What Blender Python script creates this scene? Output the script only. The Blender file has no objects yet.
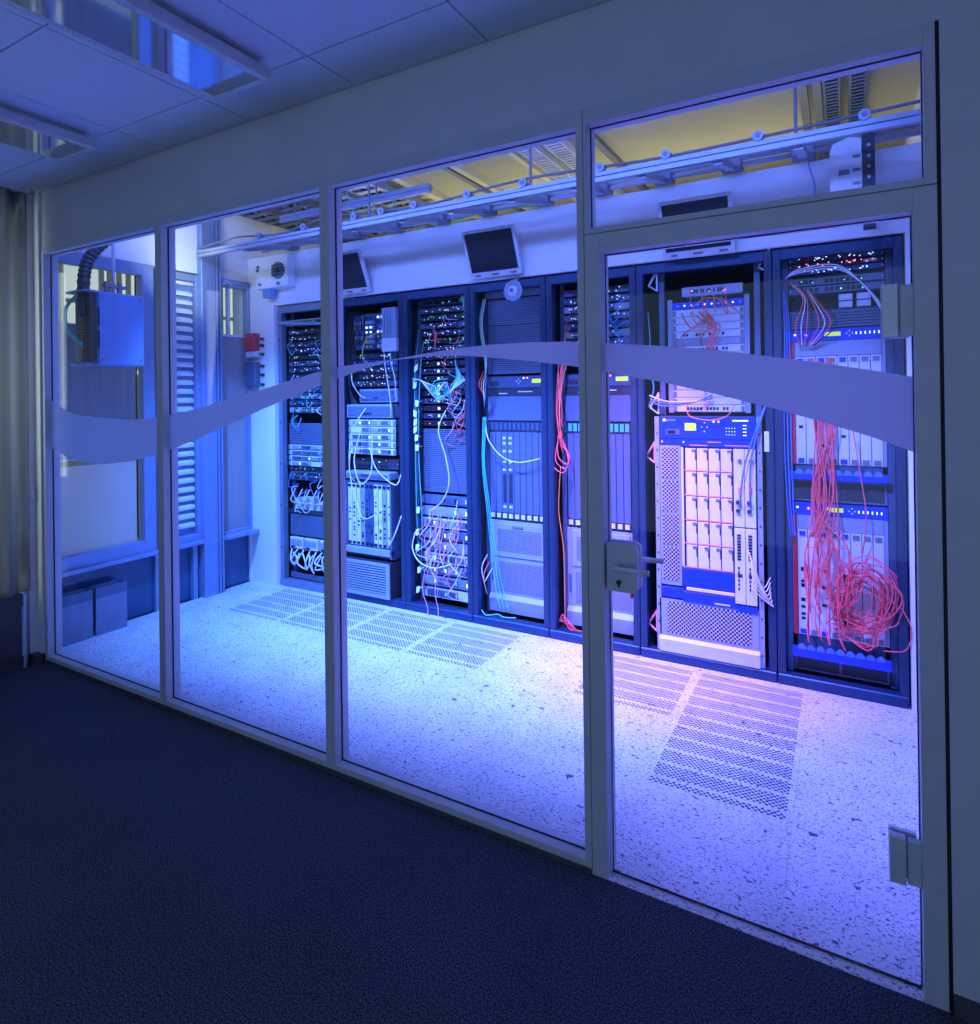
import bpy, math, random
from mathutils import Vector, Matrix
random.seed(7)
sc = bpy.context.scene
C = sc.collection
PI = math.pi

# ------------------------------------------------------------------ camera
yaw, pitch, roll = .5162, .0026, -.0132
f_ = Vector((-math.sin(yaw)*math.cos(pitch), math.cos(yaw)*math.cos(pitch), math.sin(pitch)))
r_ = Vector((math.cos(yaw), math.sin(yaw), 0)); u_ = r_.cross(f_)
c_, s_ = math.cos(roll), math.sin(roll)
r_, u_ = c_*r_ + s_*u_, -s_*r_ + c_*u_
cd = bpy.data.cameras.new('camera'); cam = bpy.data.objects.new('camera', cd); C.objects.link(cam)
cd.sensor_fit = 'HORIZONTAL'; cd.sensor_width = 36; cd.lens = 623.03/980*36
cd.shift_y = -119.1/980; cd.clip_start = .05
m = Matrix((r_, u_, -f_)).transposed().to_4x4(); m.translation = (4.5788, -2.1126, 1.72)
cam.matrix_world = m
sc.camera = cam
# ------------------------------------------------------------------ world, exposure
w = bpy.data.worlds.new('world'); sc.world = w; w.use_nodes = True
bg = w.node_tree.nodes['Background']; bg.inputs[0].default_value = (.45, .55, .62, 1); bg.inputs[1].default_value = .22
vs = sc.view_settings
vs.view_transform = 'Standard'; vs.look = 'None'; vs.exposure = 0; vs.gamma = 1; vs.use_curve_mapping = False
# ------------------------------------------------------------------ lights of the place, and added fill lights
def aim(o, target):
    o.rotation_euler = (Vector(target) - o.location).to_track_quat('-Z', 'Y').to_euler()
def spot(name, loc, target, col, power, angle, blend, rad=.08):
    l = bpy.data.lights.new(name, 'SPOT'); l.color = col; l.energy = power; l.spot_size = math.radians(angle); l.spot_blend = blend
    l.shadow_soft_size = rad
    o = bpy.data.objects.new(name, l); C.objects.link(o); o.location = loc; aim(o, target); return o
def area(name, loc, target, col, power, sx, sy):
    l = bpy.data.lights.new(name, 'AREA'); l.shape = 'RECTANGLE'; l.size = sx; l.size_y = sy; l.color = col; l.energy = power
    o = bpy.data.objects.new(name, l); C.objects.link(o); o.location = loc; aim(o, target); return o
spot('azure_flood', (.75, .32, 2.98), (.55, 1.85, .3), (.07, .24, 1), 1000, 76, 1)
spot('blue_flood', (1.9, .32, 2.98), (1.85, 1.9, .2), (.11, .23, 1), 1350, 70, 1)
spot('blue_flood', (3.05, .32, 2.98), (2.9, 1.9, .2), (.15, .23, 1), 1300, 70, 1)
spot('violet_flood', (4.15, .32, 2.98), (4.3, 1.85, .25), (.15, .19, 1), 800, 74, 1)
spot('magenta_flood', (3.2, .9, 3.08), (3.48, 1.9, .6), (1, .04, .46), 400, 50, 1)
area('blue_upper_fill', (2.4, .25, 3.2), (2.4, 1.9, 2.2), (.12, .22, 1), 60, 4.6, .1)  # unseen fill added to bring more blue to bulkhead and rack tops
area('violet_side_fill', (4.94, .24, 1.4), (0, .3, 1.3), (.20, .24, 1), 60, .06, 2.4)  # added out of view to light the frame reveals from the right
area('warm_ceiling_fill', (2.5, 2.6, 2.75), (2.5, 2.3, 3.4), (1, .96, .72), 15, 4.4, .12)  # unseen warm light put behind the bulkhead for the ceiling
area('facade_fill', (.15, 1.0, 3.0), (-.28, 1.3, 3.3), (.85, 1, .8), 3, .1, 1.2)  # added light that keeps the upper facade wall whitish
area('office_window_daylight', (-.6, -.9, 1.9), (1, -.6, 1.6), (.80, .97, 1), 22, 1.3, 1.6)
area('rear_office_fill', (3.0, -4.55, 1.5), (2.6, 0, 1.5), (.38, .58, 1), 48, 5.6, 2.6)  # ambient fill added across the rear; that wall has no windows

# ------------------------------------------------------------------ materials
def new_mat(name):
    mt = bpy.data.materials.new(name); mt.use_nodes = True
    nt = mt.node_tree; return mt, nt, nt.nodes['Principled BSDF']
def M(name, col, rough=.5, metal=0., var=.1, scale=18, spec=.5, emit=None, es=1., bump=0, bscale=200, stretch=(1,1,1)):
    mt, nt, b = new_mat(name); N = nt.nodes; L = nt.links
    tc = N.new('ShaderNodeTexCoord'); mp = N.new('ShaderNodeMapping'); mp.inputs['Scale'].default_value = stretch
    L.new(tc.outputs['Object'], mp.inputs[0])
    no = N.new('ShaderNodeTexNoise'); no.inputs['Scale'].default_value = scale; no.inputs['Detail'].default_value = 4
    L.new(mp.outputs[0], no.inputs['Vector'])
    rp = N.new('ShaderNodeValToRGB'); e = rp.color_ramp.elements
    e[0].position = .3; e[1].position = .7
    e[0].color = [c*(1-var) for c in col] + [1]; e[1].color = [min(1, c*(1+var)) for c in col] + [1]
    L.new(no.outputs['Fac'], rp.inputs[0]); L.new(rp.outputs[0], b.inputs['Base Color'])
    b.inputs['Roughness'].default_value = rough; b.inputs['Metallic'].default_value = metal
    b.inputs['Specular IOR Level'].default_value = spec
    if emit:
        b.inputs['Emission Color'].default_value = (*emit, 1); b.inputs['Emission Strength'].default_value = es
    if bump:
        n2 = N.new('ShaderNodeTexNoise'); n2.inputs['Scale'].default_value = bscale; L.new(tc.outputs['Object'], n2.inputs['Vector'])
        bp = N.new('ShaderNodeBump'); bp.inputs['Strength'].default_value = bump; bp.inputs['Distance'].default_value = .004
        L.new(n2.outputs['Fac'], bp.inputs['Height']); L.new(bp.outputs[0], b.inputs['Normal'])
    return mt
def math_(nt, op, a, b=None):
    n = nt.nodes.new('ShaderNodeMath'); n.operation = op
    for i, v in enumerate((a, b)):
        if v is None: continue
        if isinstance(v, (int, float)): n.inputs[i].default_value = v
        else: nt.links.new(v, n.inputs[i])
    return n.outputs[0]
def fleck_nodes(nt):
    """pale linoleum with dark elongated flecks; returns the colour output"""
    N = nt.nodes; L = nt.links
    tc = N.new('ShaderNodeTexCoord'); geo = N.new('ShaderNodeNewGeometry')
    out = None
    base = N.new('ShaderNodeTexNoise'); base.inputs['Scale'].default_value = 5; base.inputs['Detail'].default_value = 6
    L.new(geo.outputs['Position'], base.inputs['Vector'])
    rp = N.new('ShaderNodeValToRGB'); e = rp.color_ramp.elements
    e[0].position = .3; e[1].position = .7; e[0].color = (.66, .66, .70, 1); e[1].color = (.80, .80, .82, 1)
    L.new(base.outputs['Fac'], rp.inputs[0]); col = rp.outputs[0]
    for i, (sca, st, lo, hi, dark) in enumerate((((1, 2.1, 1), 62, .605, .63, (.05, .055, .10)), ((1.6, 1, 1), 85, .60, .64, (.20, .22, .3)), ((1, 1.3, 1), 24, .665, .69, (.06, .06, .1)))):
        mp = N.new('ShaderNodeMapping'); mp.inputs['Scale'].default_value = sca; mp.inputs['Location'].default_value = (i*7.3, i*3.1, 0)
        mp.inputs['Rotation'].default_value = (0, 0, .25*i)
        L.new(geo.outputs['Position'], mp.inputs[0])
        no = N.new('ShaderNodeTexNoise'); no.inputs['Scale'].default_value = st; no.inputs['Detail'].default_value = 3; no.inputs['Distortion'].default_value = .7
        L.new(mp.outputs[0], no.inputs['Vector'])
        r2 = N.new('ShaderNodeValToRGB'); q = r2.color_ramp.elements
        q[0].position = lo; q[1].position = hi; q[0].color = (0, 0, 0, 1); q[1].color = (1, 1, 1, 1)
        L.new(no.outputs['Fac'], r2.inputs[0])
        mx = N.new('ShaderNodeMix'); mx.data_type = 'RGBA'
        L.new(r2.outputs[0], mx.inputs[0]); L.new(col, mx.inputs[6]); mx.inputs[7].default_value = (*dark, 1)
        col = mx.outputs[2]
    return col
def fleck(name, holes=False):
    mt, nt, b = new_mat(name); col = fleck_nodes(nt); L = nt.links
    if holes:
        tc = nt.nodes.new('ShaderNodeTexCoord'); sp = nt.nodes.new('ShaderNodeSeparateXYZ'); L.new(tc.outputs['Object'], sp.inputs[0])
        k = PI/.012
        s = math_(nt, 'MULTIPLY', math_(nt, 'SINE', math_(nt, 'MULTIPLY', sp.outputs[0], k)), math_(nt, 'SINE', math_(nt, 'MULTIPLY', sp.outputs[1], k)))
        dot = math_(nt, 'GREATER_THAN', s, .04)
        band = math_(nt, 'FRACT', math_(nt, 'DIVIDE', math_(nt, 'ADD', sp.outputs[1], 6.0), .12))
        bm = math_(nt, 'LESS_THAN', band, .80)
        edge = math_(nt, 'LESS_THAN', math_(nt, 'ABSOLUTE', sp.outputs[0]), .275)
        fac = math_(nt, 'MULTIPLY', math_(nt, 'MULTIPLY', dot, bm), edge)
        mx = nt.nodes.new('ShaderNodeMix'); mx.data_type = 'RGBA'
        L.new(fac, mx.inputs[0]); L.new(col, mx.inputs[6]); mx.inputs[7].default_value = (.015, .017, .03, 1); col = mx.outputs[2]
    L.new(col, b.inputs['Base Color']); b.inputs['Roughness'].default_value = .38
    return mt
def holes_mat(name, base, hole, period, thr=.12, rough=.45, metal=.3):
    mt, nt, b = new_mat(name); L = nt.links
    tc = nt.nodes.new('ShaderNodeTexCoord'); sp = nt.nodes.new('ShaderNodeSeparateXYZ'); L.new(tc.outputs['Object'], sp.inputs[0])
    k = PI/period
    s = math_(nt, 'MULTIPLY', math_(nt, 'SINE', math_(nt, 'MULTIPLY', sp.outputs[0], k)), math_(nt, 'SINE', math_(nt, 'MULTIPLY', sp.outputs[2], k)))
    fac = math_(nt, 'GREATER_THAN', s, thr)
    mx = nt.nodes.new('ShaderNodeMix'); mx.data_type = 'RGBA'
    L.new(fac, mx.inputs[0]); mx.inputs[6].default_value = (*base, 1); mx.inputs[7].default_value = (*hole, 1)
    L.new(mx.outputs[2], b.inputs['Base Color']); b.inputs['Roughness'].default_value = rough; b.inputs['Metallic'].default_value = metal
    return mt
def glass_mat(name, tint=(.98, .985, 1)):
    mt = bpy.data.materials.new(name); mt.use_nodes = True; nt = mt.node_tree; N = nt.nodes; N.clear()
    o = N.new('ShaderNodeOutputMaterial'); tr = N.new('ShaderNodeBsdfTransparent'); tr.inputs[0].default_value = (*tint, 1)
    gl = N.new('ShaderNodeBsdfGlossy'); gl.inputs['Roughness'].default_value = .01
    lw = N.new('ShaderNodeLayerWeight'); lw.inputs[0].default_value = .5
    fac = math_(nt, 'ADD', math_(nt, 'MULTIPLY', math_(nt, 'POWER', lw.outputs['Facing'], 5.0), .7), .02)
    mx = N.new('ShaderNodeMixShader'); nt.links.new(fac, mx.inputs[0]); nt.links.new(tr.outputs[0], mx.inputs[1]); nt.links.new(gl.outputs[0], mx.inputs[2])
    nt.links.new(mx.outputs[0], o.inputs[0]); return mt
def film_mat(name, col, through=.12):
    mt = bpy.data.materials.new(name); mt.use_nodes = True; nt = mt.node_tree; N = nt.nodes; N.clear()
    o = N.new('ShaderNodeOutputMaterial'); df = N.new('ShaderNodeBsdfDiffuse'); tl = N.new('ShaderNodeBsdfTranslucent'); tr = N.new('ShaderNodeBsdfTransparent')
    no = N.new('ShaderNodeTexNoise'); no.inputs['Scale'].default_value = 300
    rp = N.new('ShaderNodeValToRGB'); rp.color_ramp.elements[0].color = [c*.95 for c in col] + [1]; rp.color_ramp.elements[1].color = [*col, 1]
    nt.links.new(no.outputs['Fac'], rp.inputs[0]); nt.links.new(rp.outputs[0], df.inputs[0]); nt.links.new(rp.outputs[0], tl.inputs[0])
    a = N.new('ShaderNodeMixShader'); a.inputs[0].default_value = .62; nt.links.new(df.outputs[0], a.inputs[1]); nt.links.new(tl.outputs[0], a.inputs[2])
    b = N.new('ShaderNodeMixShader'); b.inputs[0].default_value = through; nt.links.new(a.outputs[0], b.inputs[1]); nt.links.new(tr.outputs[0], b.inputs[2])
    nt.links.new(b.outputs[0], o.inputs[0]); return mt
MT = dict(
    frame=M('frame_paint', (.57, .585, .62), .45, 0, .04),
    gasket=M('rubber_gasket', (.01, .01, .012), .7),
    glass=glass_mat('clear_glass'),
    wglass=glass_mat('window_glass', (.9, .95, 1)),
    film=film_mat('frosted_film', (.80, .82, .90), .10),
    carpet=None, fleck=fleck('fleck_linoleum'), perf=fleck('perforated_linoleum', True),
    wall=M('office_wall_paint', (.62, .63, .64), .85, 0, .03, 6, bump=.08),
    white=M('white_wall_paint', (.80, .80, .82), .75, 0, .02, 5),
    ctile=M('ceiling_tile', (.60, .68, .80), .9, 0, .05, 60, bump=.25, bscale=260),  # blue spill light is tinted into the colour of white tiles
    ctrim=M('ceiling_joint', (.20, .22, .25), .8),
    yellow=M('server_ceiling_paint', (.52, .49, .31), .8, 0, .05, 3),  # yellow of the base partly stands in for warm light
    dark=M('dark_void', (.02, .02, .026), .8),
    lampbody=M('lamp_housing', (.55, .57, .6), .4, .2),
    skirt=M('dark_skirting', (.07, .07, .075), .6),
    rack=M('rack_steel', (.014, .05, .125), .4, .35, .12),
    rackl=M('rack_aluminium', (.22, .27, .36), .4, .4, .06),
    gdark=M('device_black', (.035, .04, .055), .45, .1),
    gblue=M('device_slate', (.06, .11, .20), .45, .2),
    ggrey=M('device_grey', (.11, .16, .27), .45, .2, .06),
    glight=M('device_light_grey', (.29, .35, .47), .45, .1, .06),
    gwhite=M('device_white', (.66, .69, .77), .4, .05, .05),
    port=M('port_black', (.012, .012, .016), .4),
    jblue=M('header_blue', (.01, .05, .62), .35, 0, .04),
    jred=M('card_red', (.62, .03, .06), .4),
    lcd=M('lcd_green', (.5, .7, .05), .4, emit=(.62, .85, .05), es=.75),
    ledb=M('led_blue_white', (.6, .7, 1), .4, emit=(.5, .68, 1), es=2.2),
    ledr=M('led_red', (1, .2, .3), .4, emit=(1, .12, .25), es=4),
    ledg=M('led_green', (.2, 1, .5), .4, emit=(.2, 1, .5), es=1.6),
    steel=M('brushed_steel', (.68, .69, .72), .35, .15, .06),
    dsteel=M('lock_plate_steel', (.58, .60, .64), .45, .0, .05),
    rail=M('rail_aluminium', (.36, .40, .48), .35, .35, .06),
    clamp=M('clamp_grey', (.22, .23, .27), .5, .4),
    cream=M('cream_steel', (.72, .66, .42), .5, .1, .06),
    screen=M('monitor_screen', (.02, .025, .035), .3, 0, .2, 60),
    bezel=M('monitor_bezel', (.62, .62, .66), .45),
    curtain=None,
    wframe=M('window_aluminium', (.24, .33, .52), .4, .3, .05),
    spandrel=M('spandrel_glass', (.03, .09, .2), .18, 0, .08, 3),
    blind=M('roller_blind_grey', (.30, .29, .30), .9, 0, .06, 30, stretch=(1, 1, .05)),
    slat=M('blind_slat', (.70, .74, .72), .5, .1),
    palepanel=film_mat('pale_window_panel', (.86, .88, .92), .03),
    bluebox=M('blue_cabinet', (.16, .30, .62), .42, .15, .05),
    hose=M('corrugated_hose', (.05, .05, .06), .5),
    bin=M('waste_bin_metal', (.22, .27, .38), .4, .3),
    redbox=M('red_alarm_case', (.55, .05, .07), .4),
    coral=M('cable_coral', (1, .13, .15), .5), orange=M('cable_orange', (.9, .28, .06), .5),
    wcable=M('cable_white', (.75, .75, .8), .5), teal=M('cable_teal', (.06, .55, .5), .5),
    bcable=M('cable_blue', (.10, .22, .75), .5), kcable=M('cable_black', (.02, .02, .025), .5), pink=M('cable_pink', (.85, .3, .45), .5),
    ycable=M('cable_yellow', (.75, .65, .08), .5),
    mesh=holes_mat('perforated_steel', (.55, .53, .58), (.012, .012, .02), .0125, .0),
    mesh2=holes_mat('fine_perforated_steel', (.34, .36, .44), (.03, .035, .06), .010, .1),
    rib=M('ribbed_panel', (.15, .20, .30), .45, .2, .05),
    fac=M('opposite_facade', (.55, .55, .52), .9), litwin=M('lit_window', (.8, .8, .7), .5, emit=(.75, .8, .68), es=.75),
    litwarm=M('lit_window_warm', (.8, .7, .4), .5, emit=(.75, .62, .35), es=.6),
    green=M('lawn', (.30, .36, .08), .9, emit=(.30, .36, .06), es=.8),  # glow added so the ground shows bright through the blind gap
    tag=M('paper_tag', (.85, .85, .88), .7),
)
def carpet():
    mt, nt, b = new_mat('carpet'); N = nt.nodes; L = nt.links
    geo = N.new('ShaderNodeNewGeometry')
    n1 = N.new('ShaderNodeTexNoise'); n1.inputs['Scale'].default_value = 190; n1.inputs['Detail'].default_value = 3
    n2 = N.new('ShaderNodeTexNoise'); n2.inputs['Scale'].default_value = 2.5; n2.inputs['Detail'].default_value = 3
    for n in (n1, n2): L.new(geo.outputs['Position'], n.inputs['Vector'])
    r1 = N.new('ShaderNodeValToRGB'); e = r1.color_ramp.elements; e[0].position = .38; e[1].position = .66
    e[0].color = (.012, .016, .028, 1); e[1].color = (.14, .16, .21, 1)
    L.new(n1.outputs['Fac'], r1.inputs[0])
    r2 = N.new('ShaderNodeValToRGB'); e = r2.color_ramp.elements; e[0].color = (.75, .75, .8, 1); e[1].color = (1.1, 1.1, 1.1, 1)
    L.new(n2.outputs['Fac'], r2.inputs[0])
    mx = N.new('ShaderNodeMix'); mx.data_type = 'RGBA'; mx.blend_type = 'MULTIPLY'; mx.inputs[0].default_value = 1
    L.new(r1.outputs[0], mx.inputs[6]); L.new(r2.outputs[0], mx.inputs[7]); L.new(mx.outputs[2], b.inputs['Base Color'])
    b.inputs['Roughness'].default_value = .95; b.inputs['Specular IOR Level'].default_value = .1
    bp = N.new('ShaderNodeBump'); bp.inputs['Strength'].default_value = .5; bp.inputs['Distance'].default_value = .005
    L.new(n1.outputs['Fac'], bp.inputs['Height']); L.new(bp.outputs[0], b.inputs['Normal'])
    return mt
MT['carpet'] = carpet()
MT['curtain'] = film_mat('curtain_cloth', (.50, .52, .53), .0)

# ------------------------------------------------------------------ mesh building
WL = {}   # world location of each object's origin
def prop(o, label=None, cat=None, group=None, kind=None):
    if label: o['label'] = label
    if cat: o['category'] = cat
    if group: o['group'] = group
    if kind: o['kind'] = kind
    return o
class MB:
    def __init__(s): s.v = []; s.f = []
    def box(s, x0, x1, y0, y1, z0, z1):
        n = len(s.v)
        s.v += [(x0,y0,z0),(x1,y0,z0),(x1,y1,z0),(x0,y1,z0),(x0,y0,z1),(x1,y0,z1),(x1,y1,z1),(x0,y1,z1)]
        s.f += [tuple(n+i for i in q) for q in ((0,3,2,1),(4,5,6,7),(0,1,5,4),(1,2,6,5),(2,3,7,6),(3,0,4,7))]
        return s
    def tube(s, pts, r, n=6, cap=True):
        pts = [Vector(p) for p in pts]; b0 = len(s.v); k = len(pts)
        up = Vector((0, 0, 1)); prev = None
        for i, p in enumerate(pts):
            t = (pts[min(i+1, k-1)] - pts[max(i-1, 0)])
            t = t.normalized() if t.length > 1e-9 else Vector((0, 0, 1))
            a = prev if prev is not None else (up if abs(t.z) < .9 else Vector((1, 0, 0)))
            a = (a - t*a.dot(t)); a = a.normalized() if a.length > 1e-6 else t.orthogonal().normalized()
            prev = a; b = t.cross(a); rr = r[i] if isinstance(r, (list, tuple)) else r
            s.v += [tuple(p + (a*math.cos(2*PI*j/n) + b*math.sin(2*PI*j/n))*rr) for j in range(n)]
        for i in range(k-1):
            for j in range(n):
                s.f.append((b0+i*n+j, b0+i*n+(j+1) % n, b0+(i+1)*n+(j+1) % n, b0+(i+1)*n+j))
        if cap:
            s.f.append(tuple(b0+j for j in reversed(range(n)))); s.f.append(tuple(b0+(k-1)*n+j for j in range(n)))
        return s
    def cyl(s, p0, p1, r, n=12): return s.tube([p0, p1], r, n)
    def prism(s, poly, axis, a, b):
        """poly: 2d points in the plane normal to axis, extruded from a to b"""
        n = len(s.v); k = len(poly)
        for t in (a, b):
            for (p, q) in poly:
                s.v.append({'x': (t, p, q), 'y': (p, t, q), 'z': (p, q, t)}[axis])
        s.f.append(tuple(n+i for i in range(k))); s.f.append(tuple(n+k+i for i in reversed(range(k))))
        for i in range(k): s.f.append((n+i, n+(i+1) % k, n+k+(i+1) % k, n+k+i))
        return s
    def quadbox(s, c8):
        n = len(s.v); s.v += [tuple(c) for c in c8]
        s.f += [tuple(n+i for i in q) for q in ((0,3,2,1),(4,5,6,7),(0,1,5,4),(1,2,6,5),(2,3,7,6),(3,0,4,7))]
        return s
    def build(s, name, mat, parent=None, bevel=0, smooth=False, **kw):
        xs = [v[0] for v in s.v]; ys = [v[1] for v in s.v]; zs = [v[2] for v in s.v]
        c = Vector(((min(xs)+max(xs))/2, (min(ys)+max(ys))/2, min(zs)))
        me = bpy.data.meshes.new(name); me.from_pydata([tuple(Vector(v)-c) for v in s.v], [], s.f)
        me.materials.append(MT[mat] if isinstance(mat, str) else mat)
        if smooth: me.polygons.foreach_set('use_smooth', [True]*len(me.polygons))
        import bmesh
        bm = bmesh.new(); bm.from_mesh(me); bmesh.ops.recalc_face_normals(bm, faces=bm.faces)
        if bevel: bmesh.ops.bevel(bm, geom=bm.edges[:], offset=bevel, segments=1, affect='EDGES')
        bm.to_mesh(me); bm.free()
        o = bpy.data.objects.new(name, me); C.objects.link(o); WL[o] = c
        o.location = c - (WL[parent] if parent else Vector())
        o.parent = parent
        return prop(o, **kw)
def B(*a): return MB().box(*a)
def E_(name, loc, label, cat=None, group=None, kind=None):
    o = bpy.data.objects.new(name, None); C.objects.link(o); o.location = loc; o.empty_display_size = .05
    WL[o] = Vector(loc); return prop(o, label, cat, group, kind)
def copy_piece(src, parent, loc, name=None):
    o = src.copy(); C.objects.link(o); o.parent = parent; WL[o] = Vector(loc); o.location = Vector(loc) - (WL[parent] if parent else Vector())
    return o
def smooth_path(pts, seg=6):
    P = [Vector(p) for p in pts]; out = []
    for i in range(len(P)-1):
        p0, p1, p2, p3 = P[max(i-1, 0)], P[i], P[i+1], P[min(i+2, len(P)-1)]
        for j in range(seg):
            t = j/seg
            out.append(.5*((2*p1) + (p2-p0)*t + (2*p0-5*p1+4*p2-p3)*t*t + (3*p1-p0-3*p2+p3)*t**3))
    out.append(P[-1]); return out
def cable(pts, r, mat, label, group, name='network_cable', n=5, seg=6):
    r = max(.0034, r*.62)
    return MB().tube(smooth_path(pts, seg), r, n).build(name, mat, None, 0, True, label=label, cat='cable', group=group)
def lerp_curve(pts, x):
    for (x0, z0), (x1, z1) in zip(pts, pts[1:]):
        if x0 <= x <= x1: return z0 + (z1-z0)*(x-x0)/(x1-x0)
    return pts[0][1] if x < pts[0][0] else pts[-1][1]

# ================================================================== SETTING
YR = 1.908           # front plane of the racks
XF = -.28            # inside plane of the facade
ZT, ZC, ZC2 = 2.74, 3.097, 3.43
XR = 4.815
# floors
B(-1.2, 6.2, -4.6, 0, -.05, 0).build('floor', 'carpet', label='dark navy office carpet in front of the glass partition', cat='floor', kind='structure')
fs = B(-.4, 5.05, 0, 3.4, -.12, -.016).build('floor_server_room', 'dark', label='pale raised tile floor with dark flecks behind the glass', cat='floor', kind='structure')
xs_ = [4.38-.6*i for i in range(9)] ; xs_ = [4.98] + xs_
ys_ = [.034, .634, 1.234, 1.834, 2.434]
perf = {(1, 1), (1, 2), (2, 2), (4, 2), (5, 2), (6, 2), (7, 2)}
std = None; pstd = None
for i in range(len(xs_)-1):
    x1, x0 = xs_[i], xs_[i+1]; x0 = max(x0, XF)
    for j in range(len(ys_)-1):
        y0, y1 = ys_[j], ys_[j+1]
        if x1-x0 < .1: continue
        isp = (i, j) in perf; full = x1-x0 > .59
        nm = 'perforated_tile' if isp else 'floor_tile'
        src = (pstd if isp else std) if full else None
        c = ((x0+x1)/2, (y0+y1)/2, -.016)
        if src: copy_piece(src, fs, c)
        else:
            o = B(x0+.0005, x1-.0005, y0+.0005, y1-.0005, -.016, 0).build(nm, 'perf' if isp else 'fleck', fs)
            if full and isp: pstd = o
            elif full: std = o
B(-.02, XR, .0, .033, -.016, .002).build('threshold', 'fleck', fs)
# ceiling of the office: tiles with dark joints
ce = B(-1.2, 6.2, -4.6, .0, ZC+.012, ZC+.06).build('ceiling', 'ctrim', label='blue-lit office ceiling of square acoustic tiles', cat='ceiling', kind='structure')
txs = [.68+.678*i for i in range(-2, 9)]; tys = [0, -.284] + [-.284-.64*i for i in range(1, 6)]
cstd = None
for j in range(len(tys)-1):
    for i in range(len(txs)-1):
        g = .0035; a = (txs[i]+g, txs[i+1]-g, tys[j+1]+g, tys[j]-g, ZC-.001, ZC+.012)
        if j > 0 and cstd: copy_piece(cstd, ce, ((a[0]+a[1])/2, (a[2]+a[3])/2, a[4]))
        else:
            o = B(*a).build('ceiling_tile', 'ctile', ce)
            if j > 0: cstd = o
# office walls
wf = B(-.3, 6.2, .004, .12, ZT, ZC+.05).build('wall_front', 'wall', label='plain header wall above the glass partition frame', cat='wall', kind='structure')
B(XR+.006, 6.2, .002, .3, 0, ZT).build('wall_side_panel', 'wall', wf)
B(XR+.006, 6.2, -.012, .002, 0, .055).build('baseboard_panel', 'skirt', wf)
wl = B(-.18, -.08, -.055, .1, 0, ZC).build('wall_left', 'white', label='narrow white wall strip between curtain and partition', cat='wall', kind='structure')
B(-.1, -.012, -.012, .1, 0, ZC-.002).build('reveal_strip', 'white', wl)
B(-.1, -.012, -.055, .004, 0, .06).build('skirting_strip', 'skirt', wl)
B(-.30, -.1, -4.6, -.055, 0, .50).build('parapet', 'wall', wl)
B(-.30, -.1, -4.6, -.055, 2.95, ZC).build('lintel', 'wall', wl)
B(-.30, -.1, -4.6, -1.9, .5, 2.95).build('window_pier', 'wall', wl)
B(5.9, 6.1, -4.6, 0, 0, ZC).build('wall_right', 'wall', label='office wall closing the room on the right', cat='wall', kind='structure')
B(-.3, 6.1, -4.7, -4.6, 0, ZC).build('wall_rear', 'wall', label='office wall behind the viewer', cat='wall', kind='structure')
sw = E_('light_switch', (-.075, -.046, 1.06), 'small white switch plate on the wall strip beside the curtain', 'switch')
B(-.08, -.07, -.052, -.022, 1.06, 1.15).build('plate', 'gwhite', sw, .002); B(-.07, -.066, -.045, -.029, 1.08, 1.13).build('rocker', 'tag', sw)

# ------------------------------------------------------------------ glass partition
FD, GY = .09, .045
def pane_unit(name, label, x0, x1, z0, z1, bl, br, bb, bt, film=True, back=FD):
    """frame bars of width bl/br/bb/bt around a clear opening x0..x1 z0..z1"""
    o = E_(name, ((x0+x1)/2, 0, z0-bb), label, 'window', None, 'structure')
    B(x0-bl, x0, 0, back, z0-bb, z1+bt).build('stile', 'frame', o, .0015)
    B(x1, x1+br, 0, back, z0-bb, z1+bt).build('stile', 'frame', o, .0015)
    B(x0, x1, 0, back, z0-bb, z0).build('bottom_rail', 'frame', o, .0015)
    B(x0, x1, 0, back, z1, z1+bt).build('top_rail', 'frame', o, .0015)
    g = .0025
    MB().box(x0, x0+g, GY-.0042, GY+.0042, z0, z1).box(x1-g, x1, GY-.0042, GY+.0042, z0, z1).box(x0, x1, GY-.0042, GY+.0042, z0, z0+g).box(x0, x1, GY-.0042, GY+.0042, z1-g, z1).build('gasket', 'gasket', o)
    p = B(x0+.002, x1-.002, GY-.004, GY+.004, z0+.002, z1-.002).build('glass_pane', 'glass', o)
    return o, p
TOP = [(.053,1.715),(.163,1.656),(.35,1.622),(.646,1.607),(.9,1.6),(1.133,1.609),(1.337,1.635),(1.555,1.667),(1.954,1.744),(2.408,1.833),(2.566,1.858),(2.773,1.871),(2.901,1.881),(3.07,1.899),(3.219,1.911),(3.36,1.918),(3.536,1.918),(3.7,1.912),(3.835,1.9),(4.055,1.877),(4.228,1.855),(4.406,1.824),(4.552,1.797),(4.66,1.775),(4.764,1.752)]
BOT = [(.046,1.40),(.157,1.363),(.359,1.329),(.5,1.322),(.64,1.326),(.902,1.352),(1.129,1.393),(1.334,1.445),(1.552,1.506),(2.063,1.667),(2.407,1.762),(2.571,1.806),(2.638,1.824),(2.772,1.856),(2.901,1.876),(3.07,1.885),(3.219,1.881),(3.359,1.867),(3.535,1.846),(3.699,1.823),(3.834,1.797),(4.054,1.751),(4.226,1.708),(4.404,1.659),(4.55,1.614),(4.657,1.577),(4.761,1.535)]
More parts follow.
